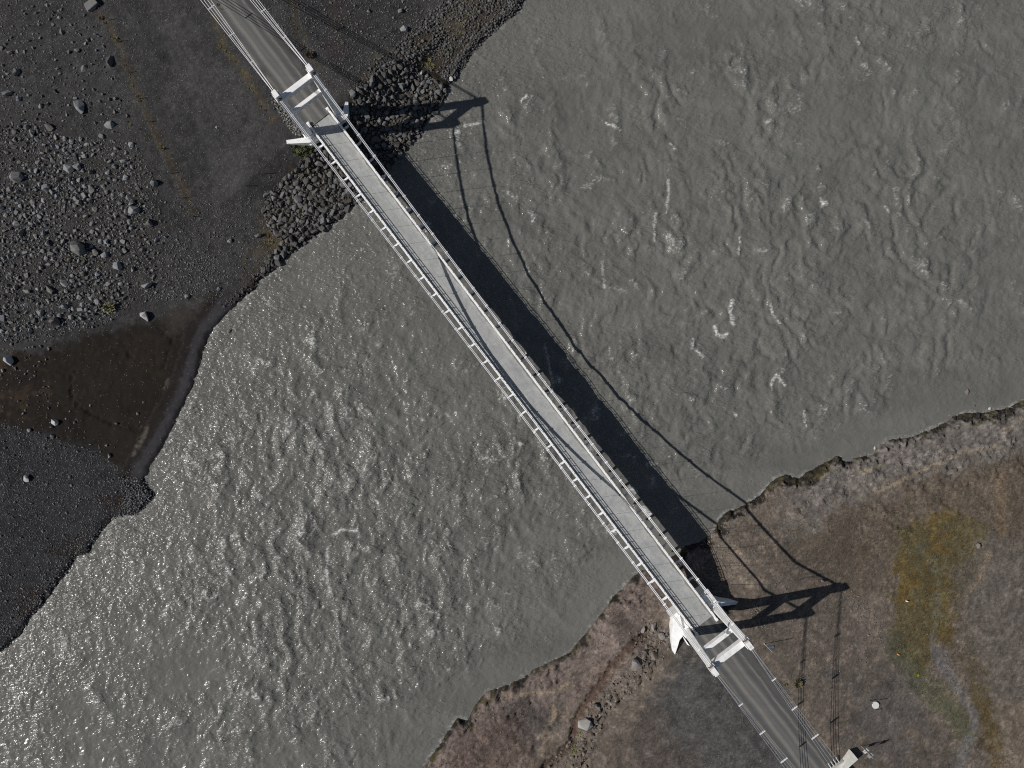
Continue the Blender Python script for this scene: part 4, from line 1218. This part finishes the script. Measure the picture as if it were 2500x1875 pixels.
# gravel: pebbles past counting
peb = scatter([(-60, -20), (560, -20), (740, 330), (640, 560), (560, 720), (-60, 850)], 7000, 1.3, 3.6, 2.2, tries=3, dens=lambda X, Y: np.clip(1.1 - X / 700, 0.3, 1), hmin=0.1)
peb += scatter(FIELD, 6500, 1.6, 4.5, 2.2, tries=3, hmin=0.1)
peb += scatter([(-60, 1010), (110, 1060), (250, 1110), (385, 1200), (240, 1330), (0, 1600), (-60, 1640)], 8500, 1.3, 3.8, 2.0, tries=3, hmin=0.0)
peb += scatter([(620, -20), (1290, -20), (1130, 170), (1000, 130), (860, 220), (780, 240)], 4500, 1.3, 4.0, 2.2, tries=3, hmin=0.0)
peb += scatter([(400, 500), (640, 480), (760, 380), (770, 570), (560, 740), (500, 740)], 3000, 1.3, 3.6, 2.2, tries=3, hmin=0.0)
stuff_rocks("gravel", peb, PS, M_ROCKS, "loose pebbles and gravel strewn over the dark bank", 8, 0.05)
# brown rubble of the right bank
rub = scatter([(1560, 1510), (1640, 1530), (1640, 1600), (1560, 1680), (1480, 1740), (1430, 1875), (1330, 1875), (1400, 1800), (1440, 1720), (1520, 1640), (1550, 1580)], 700, 2.2, 14, 1.9, 0.85, 8)
rub += scatter([(1840, 1410), (2000, 1390), (2120, 1480), (2150, 1640), (2000, 1640), (1860, 1540)], 260, 1.5, 5, 2.4, 1.0, 4)
rub += scatter([(1830, 1480), (1880, 1470), (1880, 1540), (1820, 1540)], 110, 2.0, 5, 2.4, 0.9, 6)
rub += scatter([(1760, 1270), (1960, 1170), (2140, 1120), (2330, 1030), (2500, 990), (2500, 1080), (2200, 1190), (2000, 1240), (1800, 1400)], 900, 1.4, 5.5, 2.4, 0.9, 4)
rub += scatter([(2050, 1420), (2140, 1490), (2160, 1580), (2130, 1580), (2060, 1470)], 120, 2, 6, 2.2, 0.9, 5)
rub += scatter([(1000, 1875), (1150, 1740), (1300, 1640), (1440, 1560), (1520, 1450), (1560, 1410), (1620, 1500), (1500, 1640), (1380, 1875)], 420, 1.4, 6, 2.4, 0.9, 4)
rub += scatter([(1650, 1380), (1760, 1270), (1830, 1420), (1740, 1440)], 260, 1.6, 9, 2.2, 0.9, 5)
rub.sort(key=lambda t: -t[3])
for x, y, z, s in rub[:40]:
    place_rock("boulder", x, y, z, s, "brown", "brown stone in the rubble of the rocky gully on the right bank", "brown stones of the gully", zs=0.6)
stuff_rocks("brown_rubble", rub[40:], PB[::3] + PS[:5], M_BROWNS, "broken brown rubble on the rocky right bank", 9)
peb = scatter([(1400, 1875), (1640, 1560), (1760, 1330), (2000, 1220), (2520, 1060), (2520, 1900)], 3200, 1.2, 3.0, 2.6, tries=3, hmin=0.3)
stuff_rocks("brown_gravel", peb, PS, M_BROWNS, "small brown gravel scattered over the right bank", 10, 0.05)

# ------------------------------------------------------------------ grass tufts and moss
def mat_leaf(name, a, b):
    m, nt, N, L, p = nodes_of(name)
    geo = N.new("ShaderNodeNewGeometry")
    L.new(mixc(nt, noise(nt, geo.outputs["Position"], 6, 3), a, b), p.inputs["Base Color"])
    p.inputs["Roughness"].default_value = 0.8
    return m
M_TUFT = mat_leaf("yellow_grass", (0.10, 0.095, 0.035), (0.26, 0.235, 0.10))
M_GREEN = mat_leaf("green_grass", (0.05, 0.065, 0.02), (0.16, 0.17, 0.06))
M_LIME = mat_leaf("bright_moss", (0.16, 0.20, 0.02), (0.34, 0.38, 0.05))
M_BROWNT = mat_leaf("brown_heather", (0.05, 0.036, 0.02), (0.13, 0.10, 0.055))
def tuft_mesh(seed, blades=90, h=0.5, spread=0.5):
    r = random.Random(seed)
    mb = MB()
    for _ in range(blades):
        a = r.uniform(0, 6.28); q = r.random() ** 0.6 * spread
        bx, by = q * math.cos(a) * 0.7, q * math.sin(a) * 0.7
        l = h * r.uniform(0.5, 1.0); out = r.uniform(0.2, 0.9)
        w = 0.035
        tx, ty = bx + math.cos(a) * out * l * 0.7, by + math.sin(a) * out * l * 0.7
        ca, sa = -math.sin(a) * w, math.cos(a) * w
        mx, my = (bx * 0.6 + tx * 0.4), (by * 0.6 + ty * 0.4)
        mb.add([(bx - ca, by - sa, 0), (bx + ca, by + sa, 0), (mx + ca, my + sa, l * 0.65), (mx - ca, my - sa, l * 0.65), (tx, ty, l * (1 - 0.4 * out))],
               [(0, 1, 2, 3), (3, 2, 4)])
    me = bpy.data.meshes.new("grass_tuft"); me.from_pydata(mb.v, [], mb.f); me.update()
    return me
TM = [tuft_mesh(i) for i in range(5)]
tm_c = {}
def tuft(px, py, d, mat, label, group=None, zs=1.0):
    x, y, z = on_ground(px, py)
    k = (rnd.randrange(5), mat.name)
    if k not in tm_c:
        m = TM[k[0]].copy(); m.materials.append(mat); tm_c[k] = m
    o = bpy.data.objects.new("grass_tuft", tm_c[k])
    s = d * PXM / 1.1
    o.scale = (s, s * rnd.uniform(0.8, 1.1), s * zs); o.rotation_euler = (0, 0, rnd.uniform(0, 6.28)); o.location = (x, y, z - 0.02)
    COL.objects.link(o); tag(o, label, "grass tuft", group)
    return o
tuft(270, 752, 34, M_TUFT, "bushy yellow grass tuft above the wet brown hollow")
tuft(1947, 1667, 26, M_TUFT, "yellow green grass tuft beside the cable shadow right of the road")
tuft(1918, 1672, 10, M_TUFT, "tiny pale grass tuft left of the yellow green one by the road")
tuft(757, 135, 26, M_BROWNT, "dark olive tuft right of the backstay behind the upper tower")
tuft(2237, 1647, 14, M_LIME, "small bright yellow green cushion at the edge of the green ground cover")
tuft(1667, 1488, 20, M_LIME, "bright green moss clump between the girder and the river cable by the lower tower")
for i, (x, y, d) in enumerate([(736, 362, 30), (722, 372, 26), (752, 372, 24), (741, 382, 22), (714, 358, 18), (757, 356, 20)]):
    tuft(x, y, d, M_GREEN, "green grass clump growing below the upper left wing wall", "green grass below the upper left wing wall", 0.6)
for i, (x, y, d) in enumerate([(1407, 1820, 12), (1402, 1828, 13), (1410, 1833, 11), (1400, 1838, 10), (1418, 1787, 12), (1413, 1795, 9)]):
    tuft(x, y, d, M_LIME, "bright yellow green moss clump at the foot of the tall pale rock", "lime moss at the foot of the pale rock", 0.5)
for (x, y, d) in [(247, 45, 16), (255, 55, 12), (283, 95, 16), (292, 102, 12), (305, 160, 9), (322, 210, 12), (335, 235, 10), (340, 246, 9), (318, 306, 12), (312, 297, 8), (390, 355, 12), (398, 362, 12)]:
    tuft(x, y, d, M_BROWNT if rnd.random() < 0.6 else M_TUFT, "dry brown grass tuft along the old fence line", "dry tufts along the fence line", 0.7)
for (x, y, d) in [(533, 12, 11), (541, 22, 9), (535, 115, 12), (548, 125, 12), (560, 130, 9), (575, 150, 8), (592, 178, 8), (605, 215, 10), (615, 225, 9), (635, 260, 10), (648, 270, 9), (706, 45, 10), (721, 72, 12), (720, 82, 11), (712, 60, 9)]:
    tuft(x, y, d, M_TUFT if rnd.random() < 0.5 else M_BROWNT, "low straw coloured tuft beside the road to the upper tower", "low tufts beside the upper road", 0.6)
for (x, y, d) in [(1046, 150, 22), (1054, 162, 20), (1040, 160, 16), (1100, 105, 16), (1092, 130, 14), (1130, 60, 18), (1140, 40, 18), (1120, 80, 14), (1155, 30, 14), (1168, 20, 12), (652, 575, 16), (662, 590, 18), (655, 600, 14), (848, 232, 12), (862, 236, 12), (960, 300, 14), (940, 310, 14), (925, 305, 12), (975, 310, 12), (205, 632, 12), (170, 625, 12), (165, 640, 14), (240, 650, 10)]:
    tuft(x, y, d, M_TUFT if rnd.random() < 0.45 else M_BROWNT, "straw coloured moss tuft growing between stones of the left bank", "moss tufts between the bank stones", 0.5)
# low heath of the right bank, past counting
def ground_cover(name, polys, mat, label, seed):
    its = []
    for poly, n in polys: its += scatter(poly, n, 2.2, 6, 2.0, spacing=0.0, tries=3, hmin=0.3)
    rs = np.random.RandomState(seed)
    V = []; Fc = []; b = 0
    for x, y, z, s in its:
        k = rs.randint(4, 7)
        for _ in range(k):
            a = rs.uniform(0, 6.28); l = s * rs.uniform(0.3, 0.7); w = s * 0.18
            dx, dy = math.cos(a), math.sin(a)
            h = s * rs.uniform(0.15, 0.4)
            V += [(x - dy * w, y + dx * w, z - 0.02), (x + dy * w, y - dx * w, z - 0.02), (x + dx * l, y + dy * l, z + h)]
            Fc.append((b, b + 1, b + 2)); b += 3
    me = np_mesh(name, np.array(V), np.array(Fc), mat, False)
    tag(link_mesh(name, me), label, kind="stuff")
M_HEATH = mat_leaf("heath", (0.055, 0.045, 0.032), (0.125, 0.105, 0.075))
M_OCHRE = mat_leaf("ochre_moss", (0.07, 0.052, 0.022), (0.115, 0.085, 0.036))
ground_cover("heath_cover", [([(1930, 1290), (2200, 1200), (2520, 1100), (2520, 1330), (2400, 1400), (2380, 1700), (2200, 1700), (2150, 1450), (1980, 1420)], 5200)], M_HEATH, "low brown heath covering the ground of the right bank", 3)
ground_cover("ochre_moss_cover", [([(2200, 1300), (2320, 1250), (2390, 1350), (2340, 1460), (2320, 1560), (2250, 1640), (2190, 1560), (2180, 1430)], 1500), ([(2360, 1600), (2400, 1620), (2460, 1875), (2410, 1875)], 350)], M_OCHRE, "ochre moss patch in the shallow dip of the right bank", 4)
ground_cover("green_cover", [([(2180, 1570), (2230, 1600), (2330, 1690), (2380, 1800), (2340, 1810), (2260, 1720), (2200, 1650)], 900)], M_GREEN, "green grass strip along the dry stream of the right bank", 5)

# ------------------------------------------------------------------ fence on the left bank
fpts = [(268, 49), (293, 102), (315, 177), (340, 241), (363, 298), (393, 364), (418, 424), (441, 484), (468, 530)]
fg = [on_ground(*p) for p in fpts]
FE = empty("wire_fence", (fg[0][0], fg[0][1], fg[0][2]))
tag(FE, "old fence of thin posts and wire running down the dark gravel bank", "fence")
b0 = Vector(fg[0])
for p in fg:
    mb = MB(); q_ = Vector(p) - b0
    mb.tube([q_ + Vector((0, 0, -0.2)), q_ + Vector((rnd.uniform(-.05, .05), rnd.uniform(-.05, .05), 1.05))], 0.055, 6)
    mb.build("post", mat_simple("grey_wood", (0.17, 0.15, 0.13), 0.9, 0.3, 4, 0) if "grey_wood" not in bpy.data.materials else bpy.data.materials["grey_wood"], FE)
for hh in (0.55, 0.95):
    mb = MB(); mb.tube([Vector(p) - b0 + Vector((0, 0, hh)) for p in fg], 0.006, 4)
    mb.build("wire", M_DARKST, FE)
for px, py, lab in ((600, 455, "thin dark stake on bare gravel left of the riprap fan"), (645, 425, "thin dark stake on gravel just above the riprap fan"), (1050, 0, None), (940, 115, "thin stake on the plain beside the cable shadow"), (916, 160, "thin stake at the upper end of the riprap slope")):
    if lab is None: continue
    x, y, z = on_ground(px, py)
    mb = MB(); mb.tube([(0, 0, -0.2), (0.03, 0, 1.25)], 0.045, 6); mb.tube([(0.026, 0, 1.05), (0.03, 0, 1.27)], 0.055, 6)
    o = mb.build("stake", bpy.data.materials["grey_wood"]); o.location = (x, y, z); tag(o, lab, "stake")

# ------------------------------------------------------------------ small things by the lower road
x, y, z = on_ground(1866, 1572)
mb = MB(); mb.tube([(0, 0, -0.2), (0, 0, 3.4)], 0.05, 8); mb.tube([(0, 0, -0.05), (0, 0, 0.12)], 0.12, 8)
o = mb.build("marker_pole", M_GALV); o.location = (x, y, z); tag(o, "tall thin pole standing on bare ground right of the lower tower", "pole")
x, y, z = on_ground(1882, 1580)
mb = MB(); mb.chbox((0, 0, 0.05), (1.0, 0.28, 0.08), 0.02)
o = mb.build("blue_board", mat_simple("blue_paint", (0.07, 0.13, 0.20), 0.6, 0.3, 3, 0)); o.location = (x, y, z); o.rotation_euler = (0, 0, 0.25); tag(o, "small blue board lying on the ground right of the lower tower", "board")
# round white lid
x, y, z = on_ground(2137, 1721)
W = empty("round_cover", (x, y, z)); tag(W, "round white cover lying on grey gravel near the lower road", "cover")
mb = MB(); n = 32
mb.tube([(0, 0, -0.1), (0, 0, 0.10)], 0.60, n); mb.build("ring", M_CONC, W)
mb = MB(); mb.tube([(0, 0, 0.104), (0, 0, 0.16), (0, 0, 0.18)], [0.565, 0.565, 0.52], n); mb.build("lid", mat_simple("white_lid", (0.66, 0.65, 0.62), 0.6, 0.08, 2, 0), W)
for px, py, hgt_, lab in ((2123, 1711, 1.0, "short stake up and left of the round white cover"), (2146, 1709, 0.95, "short stake up and right of the round white cover"), (2138, 1733, 0.7, "short stake just below the round white cover")):
    x, y, z = on_ground(px, py)
    mb = MB(); mb.tube([(0, 0, -0.15), (0, 0, hgt_)], 0.05, 6); mb.tube([(0, 0, hgt_ - 0.02), (0, 0, hgt_ + 0.05)], 0.065, 6)
    o = mb.build("stake", M_DARKST); o.location = (x, y, z); tag(o, lab, "stake")
for px, py, nm, c_, lab in ((2192, 1597, "orange_marker", (0.75, 0.30, 0.05), "tiny orange marker standing at the edge of the green ground cover"), (2213, 1467, "white_marker", (0.8, 0.79, 0.74), "tiny white marker standing in the ochre moss")):
    x, y, z = on_ground(px, py)
    mb = MB(); mb.taper((0, 0, -0.05), (0.30, 0.22), (0.02, 0, 0.35), (0.20, 0.14), 0.03); mb.taper((0.02, 0, 0.352), (0.22, 0.16), (0.02, 0, 0.42), (0.14, 0.10), 0.03)
    o = mb.build(nm, mat_simple(nm + "_paint", c_, 0.6, 0.1, 3, 0)); o.location = (x, y, z); tag(o, lab, "marker")
# signpost
x, y, z = on_ground(2103, 1822)
SG = empty("signpost", (x, y, z), math.radians(38)); tag(SG, "roadside signpost with two small boards beside the lower cable anchor", "sign")
mb = MB(); mb.tube([(0, 0, -0.2), (0, 0, 3.7)], 0.045, 8); mb.build("pole", M_GALV, SG)
mb = MB(); mb.box((0, -0.07, 1.15), (0.06, 0.05, 0.5)); mb.chbox((0, -0.10, 1.35), (0.85, 0.04, 0.75), 0.01); mb.build("sign_board", M_STEEL, SG)
mb = MB(); mb.chbox((0, -0.10, 2.75), (0.85, 0.04, 0.75), 0.01); mb.build("sign_board", M_GALV, SG)
mb = MB(); mb.box((0, -0.06, 1.35), (0.5, 0.04, 0.05)); mb.box((0, -0.06, 2.75), (0.5, 0.04, 0.05)); mb.build("bracket", M_DARKST, SG)
# concrete wedge wall by the anchor
pts = []
for px, py, zz in ((2080, 1836, 7.5), (2095, 1854, 7.5), (2069, 1877, 7.9), (2052, 1884, 7.9), (2066, 1858, 7.7)):
    wx_, wy_ = px2w(px, py, zz); pts.append((wx_, wy_, zz))
ar = sum(pts[i][0] * pts[(i + 1) % 5][1] - pts[(i + 1) % 5][0] * pts[i][1] for i in range(5))
if ar < 0: pts = pts[::-1]
cx, cy = pts[0][0], pts[0][1]
mb = MB(); mb.prism([(p[0] - cx, p[1] - cy, p[2] - 5.2) for p in pts], -0.5, 1)
o = mb.build("concrete_wedge", mat_simple("pale_concrete", (0.66, 0.64, 0.59), 0.85, 0.2, 1.5, 0.01)); o.location = (cx, cy, 5.2)
tag(o, "pale wedge shaped concrete wall at the lower right cable anchor", "wall")
print("tris", sum(len(m.polygons) for m in bpy.data.meshes), "objs", len(bpy.data.objects))
